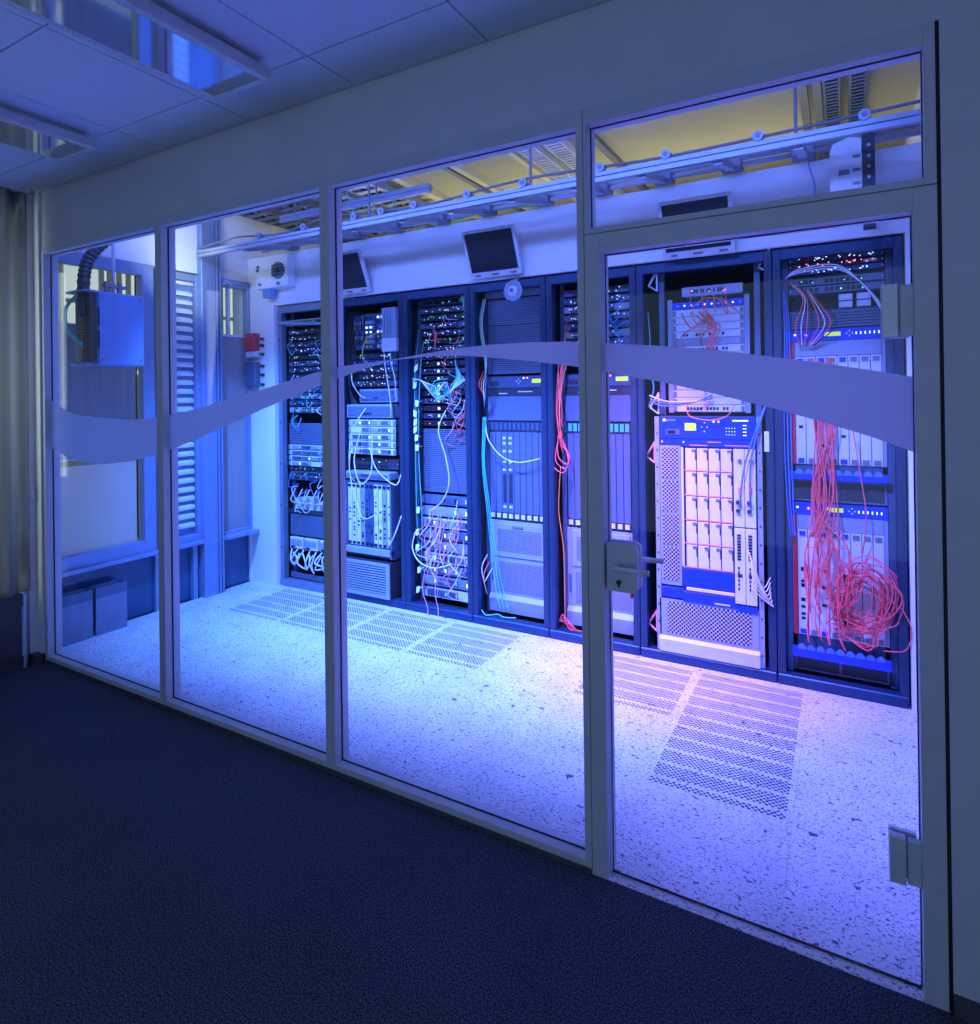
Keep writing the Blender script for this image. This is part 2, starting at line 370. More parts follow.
def film(parent, x0, x1):
    n = 40; mb = MB(); y0, y1 = GY-.0065, GY-.0052
    for i in range(n+1):
        x = x0+(x1-x0)*i/n; a, b = lerp_curve(BOT, x), lerp_curve(TOP, x)
        mb.v += [(x, y0, a), (x, y0, b), (x, y1, b), (x, y1, a)]
        if i:
            q = 4*i
            mb.f += [(q-4, q, q+1, q-3), (q-3, q+1, q+2, q-2), (q-2, q+2, q+3, q-1), (q-1, q+3, q, q-4)]
    mb.f += [(0, 1, 2, 3), (4*n+3, 4*n+2, 4*n+1, 4*n)]
    mb.build('frosted_stripe', 'film', parent, label='wavy frosted film stripe')
ZB, ZTP = .044, 2.682
for nm, lab, x0, x1, bl, br in (('window_1', 'narrow leftmost glazed panel of the partition, nearest the curtain', .022, 1.231, .03, .0275),
                                ('window_2', 'second glazed partition panel, in front of the slatted blind', 1.286, 2.487, .0275, .029),
                                ('window_3', 'widest-looking third glazed panel, beside the door lock', 2.545, 3.748, .029, .026)):
    o, p = pane_unit(nm, lab, x0, x1, ZB, ZTP, bl, br, ZB, ZT-ZTP); film(o, x0+.005, x1-.005)
    B(x0-bl, x1+br, -.004, 0, 0, .018).build('base_trim', 'skirt', o)
pane_unit('window_4', 'shallow transom pane above the glass door', 3.789, 4.784, 2.309, ZTP, .013, .027, .020, ZT-ZTP)
# door frame and glass door
df = E_('trim_1', (4.3, 0, 0), 'grey door frame around the glass door', 'door frame', None, 'structure')
B(3.777, 3.834, -.002, FD, 0, 2.286).build('jamb', 'frame', df, .0015); B(4.755, 4.811, -.002, FD, 0, 2.286).build('jamb', 'frame', df, .0015)
B(3.834, 4.755, -.002, FD, 2.22, 2.286).build('door_head', 'frame', df, .0015)
B(4.8112, XR+.008, .003, .02, 0, ZT).build('shadow_gap', 'gasket', df)
for x0, x1, z0, z1 in ((3.834, 3.838, 0, 2.22), (4.751, 4.755, 0, 2.22), (3.838, 4.751, 2.216, 2.22)):
    B(x0, x1, .052, .055, z0, z1).build('door_seal', 'gasket', df)
dr = E_('door_1', (4.3, GY, .006), 'frameless glass door with steel lock plate and lever handle', 'door', None, 'structure')
B(3.838, 4.751, GY-.005, GY+.005, .006, 2.214).build('glass_pane', 'glass', dr)
film(dr, 3.838, 4.751)
B(3.838, 4.751, GY-.003, GY+.003, .002, .006).build('bottom_seal', 'gasket', dr)
def rounded(x0, x1, z0, z1, r, right_only=True):
    pts = [(x0, z0)]
    for cx, cz, a0 in ((x1-r, z0+r, -90), (x1-r, z1-r, 0)):
        pts += [(cx+r*math.cos(math.radians(a0+t)), cz+r*math.sin(math.radians(a0+t))) for t in (0, 22, 45, 67, 90)]
    return pts + [(x0, z1)]
for y0, y1, nm in ((.008, .039, 'lock_plate'), (.051, .075, 'lock_plate')):
    lp = MB().prism(rounded(3.842, 3.950, 1.022, 1.190, .022), 'y', y0, y1).build(nm, 'dsteel', dr)
    if y0 < .02:
        MB().cyl((3.885, .008, 1.055), (3.885, .003, 1.055), .009).box(3.882, 3.888, .0025, .008, 1.038, 1.055).build('keyhole', 'port', lp)
        MB().cyl((3.885, .008, 1.115), (3.885, -.004, 1.115), .017, 16).build('rosette', 'dsteel', lp)
MB().tube([(3.885, .008, 1.115), (3.885, -.045, 1.115)], .008, 10).tube([(3.878, -.045, 1.115), (4.005, -.045, 1.115)], .0095, 12).build('lever_handle', 'steel', dr, 0, True, label='brushed steel lever on the near side')
MB().tube([(3.885, .075, 1.115), (3.885, .125, 1.115)], .008, 10).tube([(3.878, .125, 1.115), (4.012, .125, 1.115)], .0095, 12).build('lever_handle', 'steel', dr, 0, True)
MB().tube([(3.925, .03, 1.022), (3.925, .03, 1.0)], .006, 6).build('key_tag', 'coral', dr)
for z0, z1 in ((1.868, 2.023), (.30, .435)):
    h = B(4.677, 4.718, GY-.032, GY-.005, z0, z1).build('hinge', 'steel', dr, .003)
    B(4.721, 4.757, GY-.028, GY-.004, z0+.004, z1-.004).build('hinge_knuckle', 'dsteel', h, .003)
    B(4.677, 4.745, GY+.005, GY+.02, z0, z1).build('hinge_plate', 'steel', h)

# ------------------------------------------------------------------ server room shell
wb = B(XF-.1, .055, 1.87, 1.93, 0, 3.02).build('wall_back', 'white', label='white wall and bulkhead around the row of racks', cat='wall', kind='structure')
B(.055, 4.875, 1.87, 1.91, 2.56, 3.02).build('bulkhead', 'white', wb)
B(4.875, 5.05, 1.87, 1.93, 0, 3.02).build('end_wall', 'white', wb)
B(.735, .795, 1.885, 1.95, 0, 2.56).build('pier', 'white', wb)
B(4.97, 5.05, .12, 3.4, 0, ZC2).build('wall_server_right', 'white', label='white side wall at the hinge end of the server room', cat='wall', kind='structure')
B(-.3, 5.05, 3.3, 3.4, 0, ZC2).build('wall_server_back', 'dark', label='dark rear wall behind the racks', cat='wall', kind='structure')
cs = B(-.4, 5.05, .12, 3.4, ZC2, ZC2+.06).build('ceiling_server_room', 'yellow', label='olive yellow raw ceiling above the server racks', cat='ceiling', kind='structure')
for x in (2.03, 3.16, 4.40, 4.47):
    B(x-.022, x+.022, .12, 3.3, ZC2-.035, ZC2).build('joint_rail', 'clamp', cs)
for x0, x1 in ((1.57, 1.64), (2.10, 2.15), (2.58, 2.62)):
    B(x0, x1, .12, 3.3, ZC2-.05, ZC2).build('ceiling_beam', 'cream', cs)
B(-.3, 5.05, .12, .14, ZC, ZC2).build('header_upstand', 'white', cs)

# facade at the left end of the server room
wfac = B(XF-.2, XF, .09, 3.4, 2.80, ZC2).build('wall_facade', 'white', label='facade wall with lintel and dark panels at the far left end', cat='wall', kind='structure')
B(XF-.2, XF, 1.86, 3.4, 0, 2.8).build('wall_end', 'white', wfac)
for y0, y1 in ((.09, .93), (.96, 1.33), (1.52, 1.86)):
    B(XF-.06, XF-.03, y0, y1, 0, .47).build('spandrel_panel', 'spandrel', wfac)
B(XF-.2, XF-.0, .93, .96, 0, .47).build('panel_post', 'wframe', wfac)
B(XF-.2, XF+.01, 1.26, 1.30, 0, .47).build('panel_post', 'wframe', wfac)
B(XF-.1, XF+.06, 1.335, 1.47, 0, ZC2).build('column', 'wframe', wfac, .004)
for y in (1.475, 1.505): B(XF-.1, XF+.07, y, y+.016, 0, ZC2).build('column_fin', 'wframe', wfac)
B(XF-.1, XF+.045, 1.49, 1.506, 0, ZC2).build('column_groove', 'clamp', wfac)
B(XF-.1, XF+.06, .09, 1.335, .47, .50).build('sill', 'wframe', wfac, .003)
B(XF-.1, XF+.12, 1.52, 1.865, .465, .495).build('sill', 'wframe', wfac, .003)
def facade_window(name, label, y0, y1, z0, z1, b):
    o = E_(name, (XF, (y0+y1)/2, z0), label, 'window', None, 'structure')
    for a in ((y0, y0+b, z0, z1), (y1-b, y1, z0, z1), (y0+b, y1-b, z0, z0+b), (y0+b, y1-b, z1-b, z1)):
        B(XF-.05, XF+.02, *a).build('sash_bar', 'wframe', o, .003)
    B(XF-.045, XF-.04, y0+b, y1-b, z0+b, z1-b).build('glass_pane', 'wglass', o)
    return o
wa = facade_window('window_5', 'tall facade window with grey blind behind the hanging blue box', .10, .93, .50, 2.80, .095)
bl = E_('roller_blind', (XF-.02, .5, 1.29), 'grey roller blind drawn halfway down behind the hanging blue box', 'blind')
B(XF-.036, XF-.032, .2, .80, 1.29, 2.28).build('blind_cloth', 'blind', bl); B(XF-.04, XF-.028, .2, .80, 1.275, 1.292).build('bottom_bar', 'gwhite', bl); B(XF-.03, XF-.026, .80, .812, .62, 2.70).build('guide_strip', 'port', bl)
B(XF-.037, XF-.031, .2, .80, .52, 1.235).build('pale_panel', 'palepanel', wa)
wbb = facade_window('window_6', 'narrow facade window filled with horizontal blind slats', .95, 1.36, .50, 2.78, .055)
vb = E_('venetian_blind', (XF-.02, 1.15, .62), 'pale horizontal slat blind in the narrow window', 'blind')
B(XF-.036, XF-.012, 1.01, 1.30, 2.69, 2.715).build('head_rail', 'slat', vb); B(XF-.0425, XF-.0405, 1.006, 1.304, .556, 2.715).build('added_gap_sheet', 'wframe', vb)  # sheet added to block the lit building and turn slat gaps blue
sl = None
for i in range(27):
    z = .64+.076*i
    if sl is None:
        sl = MB().quadbox([(XF-.04,1.01,z),(XF-.012,1.01,z-.02),(XF-.012,1.295,z-.02),(XF-.04,1.295,z),(XF-.04,1.01,z+.024),(XF-.012,1.01,z+.004),(XF-.012,1.295,z+.004),(XF-.04,1.295,z+.024)]).build('slat', 'slat', vb); z0s = z
    else: copy_piece(sl, vb, WL[sl]+Vector((0, 0, z-z0s)))
wc = facade_window('window_7', 'small bright facade window above a grey blind in the corner', 1.525, 1.865, .495, 2.75, .022)
bl2 = E_('roller_blind', (XF-.02, 1.7, .5), 'long flat grey blind in the corner beside the red alarm box', 'blind')
B(XF-.036, XF-.026, 1.545, 1.845, .52, 2.28).build('blind_cloth', 'blind', bl2); B(XF-.04, XF-.02, 1.545, 1.845, 2.28, 2.30).build('head_bar', 'gwhite', bl2)
B(XF-.04, XF-.005, 1.645, 1.665, 2.3, 2.73).build('mullion', 'slat', wc)
MB().cyl((XF+.02, 1.53, 2.775), (XF+.02, 1.86, 2.775), .022).build('blind_roll', 'wframe', wc, 0, True)
# building outside, seen through the facade windows
ob = E_('office_building', (-3.6, 1.5, -1), 'neighbouring building with lit windows seen through the facade', 'building')
B(-3.9, -3.6, -4, 9, -3, 6).build('outer_wall', 'fac', ob)
for i, y in enumerate((-1.6, .1, 1.9, 3.3, 4.6, 6.2)):
    o = B(-3.6, -3.57, y, y+1.25, 2.05, 3.75).build('lit_window', 'litwin', ob)
    MB().box(-3.57, -3.54, y+.38, y+.44, 2.05, 3.75).box(-3.57, -3.54, y, y+1.25, 2.9, 2.95).build('window_bars', 'gwhite', o)
    vbm = MB()
    for k in range(6): vbm.box(-3.565, -3.555, y+.48+k*.12, y+.55+k*.12, 2.1, 3.7)
    vbm.build('vertical_blind', 'slat', o)
B(-3.5, -.6, -4, 9, -.3, -.2).build('ground_outside', 'green', label='yellow-green lawn outside the facade', cat='lawn', kind='structure')

# ------------------------------------------------------------------ office: curtain, radiator cover, ceiling lamps
cu = E_('curtain', (-.05, -.5, .5), 'pale grey pleated curtain hanging at the office window', 'curtain')
mb = MB(); n = 90
for i in range(n+1):
    y = -.068-1.1*i/n; x = -.052+.022*math.sin(y*62)+.010*math.sin(y*25+1)
    for dx in (0, .004): mb.v += [(x+dx, y, .485), (x+dx, y, 3.085)]
    if i:
        q = 4*i; mb.f += [(q-4, q, q+1, q-3), (q-2, q-1, q+3, q+2), (q-4, q-2, q+2, q), (q-3, q+1, q+3, q-1)]
mb.f += [(0, 1, 3, 2), (4*n, 4*n+2, 4*n+3, 4*n+1)]
mb.build('curtain_cloth', 'curtain', cu, 0, True)
B(-.10, -.012, -1.2, -.056, 3.072, 3.095).build('curtain_track', 'gwhite', cu)
rc = E_('radiator_cover', (-.06, -.5, 0), 'dark brown cover box below the curtain', 'radiator cover')
B(-.098, -.03, -1.3, -.115, .03, .478).build('front_panel', M('dark_brown_laminate', (.06, .05, .05), .6), rc, .003)
B(-.098, -.028, -.112, -.10, 0, .47).build('end_panel', 'lampbody', rc); B(-.098, -.04, -1.3, -.115, 0, .03).build('plinth', 'skirt', rc)
MB().cyl((-.03, -.118, .08), (-.03, -.118, .40), .004).build('edge_strip', 'gwhite', rc)
MT['lampglass'] = M('lamp_mirror', (.55, .6, .68), .06, .9, .02)
for x0, x1, ye, lab in ((2.215, 2.56, -.335, 'long flat ceiling lamp with mirrored cover, unlit, nearer the camera'), (.895, 1.237, -.312, 'long flat ceiling lamp with mirrored cover, unlit, nearer the curtain')):
    lm = E_('ceiling_lamp', ((x0+x1)/2, ye-.8, 3.015), lab, 'lamp', 'unlit ceiling lamps')
    y0 = ye-1.6; t = .03; zb = 3.015
    for a in ((x0, x0+t, y0, ye), (x1-t, x1, y0, ye), (x0+t, x1-t, ye-t, ye), (x0+t, x1-t, y0, y0+t)):
        B(*a, zb, zb+.05).build('frame_bar', 'lampbody', lm, .003)
    B(x0+t, x1-t, y0+t, ye-t, zb+.001, zb+.006).build('cover_plate', 'lampglass', lm)
    B(x0+.04, x1-.04, y0+.04, ye-.04, zb+.05, ZC).build('housing', 'lampbody', lm)

# ------------------------------------------------------------------ hanging blue cabinet, bins, wall boxes
bc = E_('hanging_cabinet', (.0, .45, 1.95), 'blue metal cabinet hanging from a rod by the facade window', 'cabinet')
bx1 = .10
B(bx1-.20, bx1, .295, .62, 1.96, 2.475).build('cabinet_body', 'bluebox', bc, .004)
B(bx1, bx1+.012, .30, .615, 1.965, 2.47).build('cover_plate', 'bluebox', bc, .003)
for yy in (.325, .59):
    for zz in (2.0, 2.44): MB().cyl((bx1+.012, yy, zz), (bx1+.018, yy, zz), .009, 8).build('screw', 'clamp', bc)
for z0, z1 in ((2.08, 2.2), (2.23, 2.36)): B(bx1+.002, bx1+.014, .296, .304, z0, z1).build('slot', 'port', bc)
MB().box(bx1-.19, bx1-.005, .25, .294, 1.985, 2.45).build('terminal_block', 'gdark', bc)
B(bx1-.24, bx1-.0, .21, .296, 2.462, 2.476).build('top_plate', 'bluebox', bc); B(bx1-.2, bx1, .22, .296, 1.955, 1.968).build('bottom_plate', 'bluebox', bc)
for i in range(12):
    for dx in (.11, .07): B(bx1-dx, bx1-dx+.01, .246, .252, 2.0+.021*i, 2.008+.021*i).build('contact', 'orange', bc)
for i in range(3):
    MB().tube(smooth_path([(bx1-.13-.02*i, .24, 2.45), (bx1-.2-.02*i, .2, 2.35), (bx1-.19-.015*i, .21, 2.2), (bx1-.08, .24, 2.11-.015*i)]), .005, 6).build('wire', 'teal', bc, 0, True)
hp = smooth_path([(.0, .262, 2.3), (.0, .262, 2.56), (.012, .30, 2.72), (.06, .40, 2.86), (.12, .52, 2.94)], 10)
MB().tube(hp, [.042 if i % 2 else .036 for i in range(len(hp))], 10).build('corrugated_hose', 'hose', bc, 0, False)
MB().cyl((.08, .42, 2.47), (.08, .42, ZC2-.001), .011).build('hanger_rod', 'steel', bc, 0, True)
for dy in (-.05, .04): MB().cyl((.08, .42+dy, 2.475), (.08, .42+dy, 2.55), .018, 8).build('clamp_nut', 'clamp', bc)
B(.06, .10, .35, .50, 2.51, 2.53).build('clamp_bar', 'clamp', bc)
for (y0, y1, x1, h, lab) in ((.115, .385, -.17, .345, 'square grey metal waste bin tucked in the partition corner'), (.405, .63, -.165, .345, 'square grey metal waste bin standing clear of the corner')):
    b = E_('waste_bin', ((-.23+x1)/2, (y0+y1)/2, 0), lab, 'bin', 'waste bins under the facade sill'); x0 = XF+.015
    for nm, a in (('side_wall', (x0, x0+.004, y0, y1)), ('side_wall', (x1-.004, x1, y0, y1)), ('side_wall', (x0+.004, x1-.004, y0, y0+.004)), ('side_wall', (x0+.004, x1-.004, y1-.004, y1))):
        B(*a, .0, h).build(nm, 'bin', b)
    B(x0+.004, x1-.004, y0+.004, y1-.004, .0, .01).build('bottom', 'bin', b)
    B(x1-.001, x1+.0015, y0+.002, y1-.002, h-.075, h).build('rim_band', 'ggrey', b)
ab = E_('alarm_box', (-.19, 1.85, 2.1), 'red and white alarm sounder on the white wall by the blind', 'alarm')
B(-.265, -.13, 1.80, 1.869, 2.15, 2.315).build('red_case', 'redbox', ab, .006); B(-.262, -.115, 1.815, 1.869, 2.095, 2.149).build('white_base', 'gwhite', ab, .004)
jb = E_('junction_box', (-.19, 1.85, 1.81), 'flat grey junction box below the red alarm sounder', 'box')
B(-.265, -.13, 1.81, 1.869, 1.82, 2.05).build('case', 'ggrey', jb, .004); B(-.262, -.133, 1.803, 1.811, 1.825, 2.045).build('lid', 'ggrey', jb, .003)
for i, z in enumerate((1.84, 1.93, 2.01, 2.12, 2.2, 2.26)):
    k = E_('cable_gland', (-.085, 1.86, z), 'small black cable gland on the white wall beside the alarm box', 'gland', 'wall glands beside the alarm box')
    MB().cyl((-.085, 1.87, z), (-.085, 1.84, z), .014, 8).build('collar', 'port', k); MB().tube([(-.085, 1.845, z), (-.11, 1.84, z+.01)], .006, 6).build('stub', 'kcable', k)
fb = E_('fan_box', (.15, 1.8, 2.68), 'white wall box with a round grille near the facade corner', 'vent box')
B(-.06, .345, 1.77, 1.869, 2.70, 2.985).build('case', 'white', fb, .005)
MB().cyl((.235, 1.77, 2.845), (.235, 1.755, 2.845), .075, 24).build('grille_ring', 'ggrey', fb); 
for k in range(4): MB().box(.235-.07, .235+.07, 1.75, 1.755, 2.80+.028*k, 2.81+.028*k).build('grille_bar', 'port', fb)
MB().cyl((.235, 1.755, 2.845), (.235, 1.745, 2.845), .025, 12).build('hub', 'port', fb)
for x, z in ((-.03, 2.87), (-.02, 2.90), (.0, 2.74), (.235, 2.73)): MB().cyl((x, 1.77, z), (x, 1.755, z), .014, 8).build('screw', 'clamp', fb)
B(.02, .12, 1.78, 1.83, 2.62, 2.70).build('socket', 'bluebox', fb)

# ------------------------------------------------------------------ overhead rails and trays
def rail(label, x0, x1, y, z, h=.055, d=.03):
    o = E_('support_rail', ((x0+x1)/2, y, z), label, 'rail')
    MB().box(x0, x1, y-d/2, y+d/2, z+h*.58, z+h).box(x0, x1, y-d/2, y+d/2, z, z+h*.42).box(x0, x1, y-d/2+.01, y+d/2-.006, z+h*.42, z+h*.58).build('profile', 'rail', o)
    return o
ra = rail('long aluminium support rail with clamp rollers above the racks', XF+.06, 4.96, 1.3, 2.925)
for i, x in enumerate([.55, 1.05, 1.55, 1.80, 2.08, 2.50, 2.90, 3.39, 3.76, 4.22, 4.68]):
    k = MB().cyl((x, 1.275, 3.003), (x, 1.325, 3.003), .026, 14).build('roller', 'rail', ra, 0); MB().cyl((x, 1.27, 3.003), (x, 1.276, 3.003), .013, 10).build('roller_hub', 'clamp', k)
for x in (1.68, 2.945, 4.39): MB().cyl((x, 1.3, 2.98), (x, 1.3, ZC2), .008, 8).build('threaded_rod', 'clamp', ra)
MB().tube(smooth_path([(XF+.1, 1.29, 3.0), (.3, 1.3, 3.03), (.8, 1.3, 2.99), (1.3, 1.3, 3.04), (2.1, 1.3, 2.99), (2.9, 1.3, 3.03), (3.8, 1.3, 2.995), (4.9, 1.3, 3.02)]), .008, 6).build('strapped_cable', 'clamp', ra, 0, True)
rb = rail('short upper support rail with cable loops over the second rack', .46, 2.0, 1.6, 3.19, .06)
for x in (.62, .98, 1.5): MB().cyl((x, 1.6, 3.25), (x, 1.6, ZC2), .006, 6).build('threaded_rod', 'clamp', rb)
rt = E_('support_tube', (2.5, 1.79, 3.035), 'double white tube lying just above the white bulkhead', 'tube')
for dz in (0, .05): MB().cyl((.0, 1.80+dz, 3.05+dz), (4.96, 1.80+dz, 3.05+dz), .016, 10).build('tube', 'rail', rt, 0, True)
for i, x in enumerate((.35, .75, 1.12, 1.52, 1.95, 2.35, 2.80, 3.22, 3.62, 4.02, 4.40)):
    k = E_('rail_bracket', (x, 1.55, 3.0), 'short square bracket bar joining the long rail to the tube', 'bracket', 'bracket bars between rail and tube')
    MB().quadbox([(x-.022,1.32,2.91),(x+.022,1.32,2.91),(x+.022,1.80,3.02),(x-.022,1.80,3.02),(x-.022,1.32,2.95),(x+.022,1.32,2.95),(x+.022,1.80,3.06),(x-.022,1.80,3.06)]).build('bar', 'rail', k)
    MB().box(x-.06, x+.06, 1.74, 1.86, 3.022, 3.075).build('clamp_block', 'clamp', k, .006)
def tray(label, x0, x1, y0, y1, z, mat, rungs, cables=()):
    o = E_('cable_tray', ((x0+x1)/2, (y0+y1)/2, z), label, 'cable tray')
    B(x0, x0+.012, y0, y1, z, z+.05).build('side_rail', mat, o); B(x1-.012, x1, y0, y1, z, z+.05).build('side_rail', mat, o)
    n = int((y1-y0)/rungs); r0 = None
    for i in range(n):
        y = y0+rungs*(i+.3)
        if r0 is None: r0 = B(x0+.012, x1-.012, y, y+rungs*.45, z+.004, z+.014).build('rung', mat, o)
        else: copy_piece(r0, o, WL[r0]+Vector((0, rungs*i, 0)))
    for j, cm in enumerate(cables):
        xx = x0+.03+(x1-x0-.06)*(j+.5)/len(cables)
        MB().tube(smooth_path([(xx, y0, z+.028), (xx+.01, (y0*2+y1)/3, z+.026), (xx-.01, (y0+2*y1)/3, z+.03), (xx, y1, z+.028)]), .011, 6).build('tray_cable', cm, o, 0, True)
    for yy in (1.5, 2.3): MB().cyl(((x0+x1)/2, yy, z+.01), ((x0+x1)/2, yy, ZC2), .005, 6).build('hanger', 'clamp', o)
    return o
tray('dark cable tray at the far left end of the ceiling', -.05, .25, .9, 3.2, 3.33, 'clamp', .12, ('kcable', 'clamp', 'kcable'))
tray('cable tray full of black and white cables over the leftmost rack', .38, .72, .9, 3.2, 3.32, 'clamp', .12, ('wcable', 'kcable', 'wcable', 'kcable'))
tray('cable tray with teal cables over the second rack', .86, 1.14, .9, 3.2, 3.32, 'rail', .12, ('teal', 'kcable', 'teal', 'teal'))
tray('cable tray with dark cables beside the cream ceiling beam', 1.24, 1.5, .9, 3.2, 3.32, 'rail', .12, ('kcable', 'kcable', 'teal'))
tray('white perforated tray over the fourth rack, nearer the partition', 2.67, 2.80, 1.0, 3.2, 3.37, 'gwhite', .045)
tray('white perforated tray over the fourth rack, next to a black rod', 2.86, 2.99, 1.0, 3.2, 3.37, 'gwhite', .045)
tray('grey ladder tray above the door transom with close rungs', 4.50, 4.585, 1.2, 3.2, 3.37, 'ggrey', .045)
tray('grey ladder tray above the door transom next to the yellow plate', 4.625, 4.71, 1.2, 3.2, 3.37, 'ggrey', .045)
for x, lab in ((1.42, 'green cable loop hanging beside the upper rail end'), (1.62, 'thin green cable loop nearer the long rail roller'), (1.78, 'dark green cable drooping beside the cream beam')):
    cable([(x, 1.35, 3.42), (x+.02, 1.34, 3.2), (x+.1, 1.33, 3.03), (x+.04, 1.33, 3.0)], .006, 'teal', lab, None)
for i, mt in enumerate(('teal', 'teal', 'ycable', 'teal', 'orange')):
    cable([(1.9, 1.95+.03*i, 3.07), (2.3, 1.98+.02*i, 3.10+.01*i), (2.7, 2.0+.02*i, 3.08), (3.0, 2.2, 3.05)], .009, mt, 'bundled green and yellow cable lying above the bulkhead', 'cables above the bulkhead')
wbx = E_('wall_controller', (4.605, 1.72, 2.77), 'white controller box with port slots above the rightmost rack', 'controller box')
MB().prism([(4.53, 2.75), (4.675, 2.75), (4.675, 3.03), (4.62, 3.045), (4.545, 3.02), (4.53, 2.98)], 'y', 1.66, 1.74).build('case', 'white', wbx)
for z in (2.79, 2.86, 2.93): B(4.635, 4.67, 1.654, 1.66, z, z+.014).build('port_slot', 'clamp', wbx)
B(4.57, 4.62, 1.654, 1.66, 2.85, 2.875).build('vent_slot', 'clamp', wbx); MB().cyl((4.62, 1.66, 2.98), (4.62, 1.65, 2.98), .012, 8).build('knob', 'steel', wbx)
B(4.58, 4.64, 1.74, 1.869, 2.8, 2.86).build('mount_arm', 'clamp', wbx)
dt = E_('vertical_duct', (4.705, 1.7, 2.6), 'dark perforated vertical cable duct beside the white controller box', 'duct')
B(4.68, 4.735, 1.66, 1.72, 2.56, 3.05).build('duct_body', 'gdark', dt)
for k in range(8): MB().cyl((4.707, 1.66, 2.60+.055*k), (4.707, 1.655, 2.60+.055*k), .009, 8).build('duct_hole', 'rail', dt)
B(4.69, 4.725, 1.72, 1.869, 2.6, 2.64).build('wall_foot', 'clamp', dt); B(4.69, 4.725, 1.72, 1.869, 2.94, 2.98).build('wall_foot', 'clamp', dt)
B(4.735, 4.96, 1.76, 1.785, 3.08, 3.10).build('crossbar', 'clamp', dt)
cable([(4.42, 1.75, 3.04), (4.43, 1.74, 2.95), (4.455, 1.75, 2.85), (4.45, 1.8, 2.79)], .006, 'bcable', 'thin blue cable hanging from the bracket beside the white controller box', None)
vt = E_('valve', (4.475, 1.82, 2.775), 'small dark valve on the bulkhead under the thin blue cable', 'valve')
MB().cyl((4.44, 1.83, 2.785), (4.51, 1.83, 2.785), .014, 8).cyl((4.475, 1.83, 2.785), (4.475, 1.87, 2.785), .012, 8).build('valve_body', 'clamp', vt); B(4.5, 4.508, 1.81, 1.85, 2.765, 2.805).build('valve_wheel', 'clamp', vt)

# ------------------------------------------------------------------ monitors and horn on the bulkhead
for x0, lab in ((.805, 'dark flat monitor above the second rack, tilted down'), (2.19, 'dark flat monitor above the signal horn, tilted down'), (3.605, 'dark flat monitor above the door opening, tilted down')):
    x1 = x0+.425; mo = E_('wall_monitor', ((x0+x1)/2, 1.8, 2.57), lab, 'monitor', 'monitors on the bulkhead')
    yb, yt, zb, zt = (1.835, 1.70, 2.572, 2.89) if x0 < 3 else (1.835, 1.70, 2.548, 2.872)
    def q(u0, u1, v0, v1, w0, w1):
        # panel coordinates: u across, v up, w towards the room
        D = Vector((0, yt-yb, zt-zb)); L = D.length; D /= L; Nn = Vector((0, -D.z, D.y))
        P = lambda u, v, w_: Vector((x0+u, yb, zb)) + D*v + Nn*w_
        return [P(u0,v0,w1),P(u1,v0,w1),P(u1,v0,w0),P(u0,v0,w0),P(u0,v1,w1),P(u1,v1,w1),P(u1,v1,w0),P(u0,v1,w0)]
    H = Vector((0, yt-yb, zt-zb)).length; W = x1-x0
    MB().quadbox(q(0, W, 0, H, -.03, 0)).build('case', 'bezel', mo, .004)
    MB().quadbox(q(.022, W-.022, .045, H-.02, -.001, .003)).build('screen', 'screen', mo)
    for u0, u1 in ((.05, .09), (W*.5-.03, W*.5+.03), (W-.09, W-.04)):
        MB().quadbox(q(u0, u1, .014, .028, 0, .003)).build('button_strip', 'clamp', mo)
    B(x0+.12, x1-.12, 1.80, 1.87, zb+.10, zb+.16).build('wall_arm', 'clamp', mo)
hn = E_('signal_horn', (2.535, 1.87, 2.38), 'round white signal horn under the middle monitor', 'horn')
MB().tube([(2.535, 1.905, 2.46), (2.535, 1.87, 2.46), (2.535, 1.84, 2.46)], [.035, .055, .078], 8).build('bell', 'glight', hn)
MB().tube([(2.535, 1.839, 2.46), (2.535, 1.82, 2.46)], [.05, .028], 16).build('cone', 'gwhite', hn, 0, True); MB().cyl((2.535, 1.82, 2.46), (2.535, 1.812, 2.46), .014, 12).build('tip', 'ggrey', hn)
B(2.52, 2.55, 1.885, 1.91, 2.46, 2.57).build('mount', 'clamp', hn)

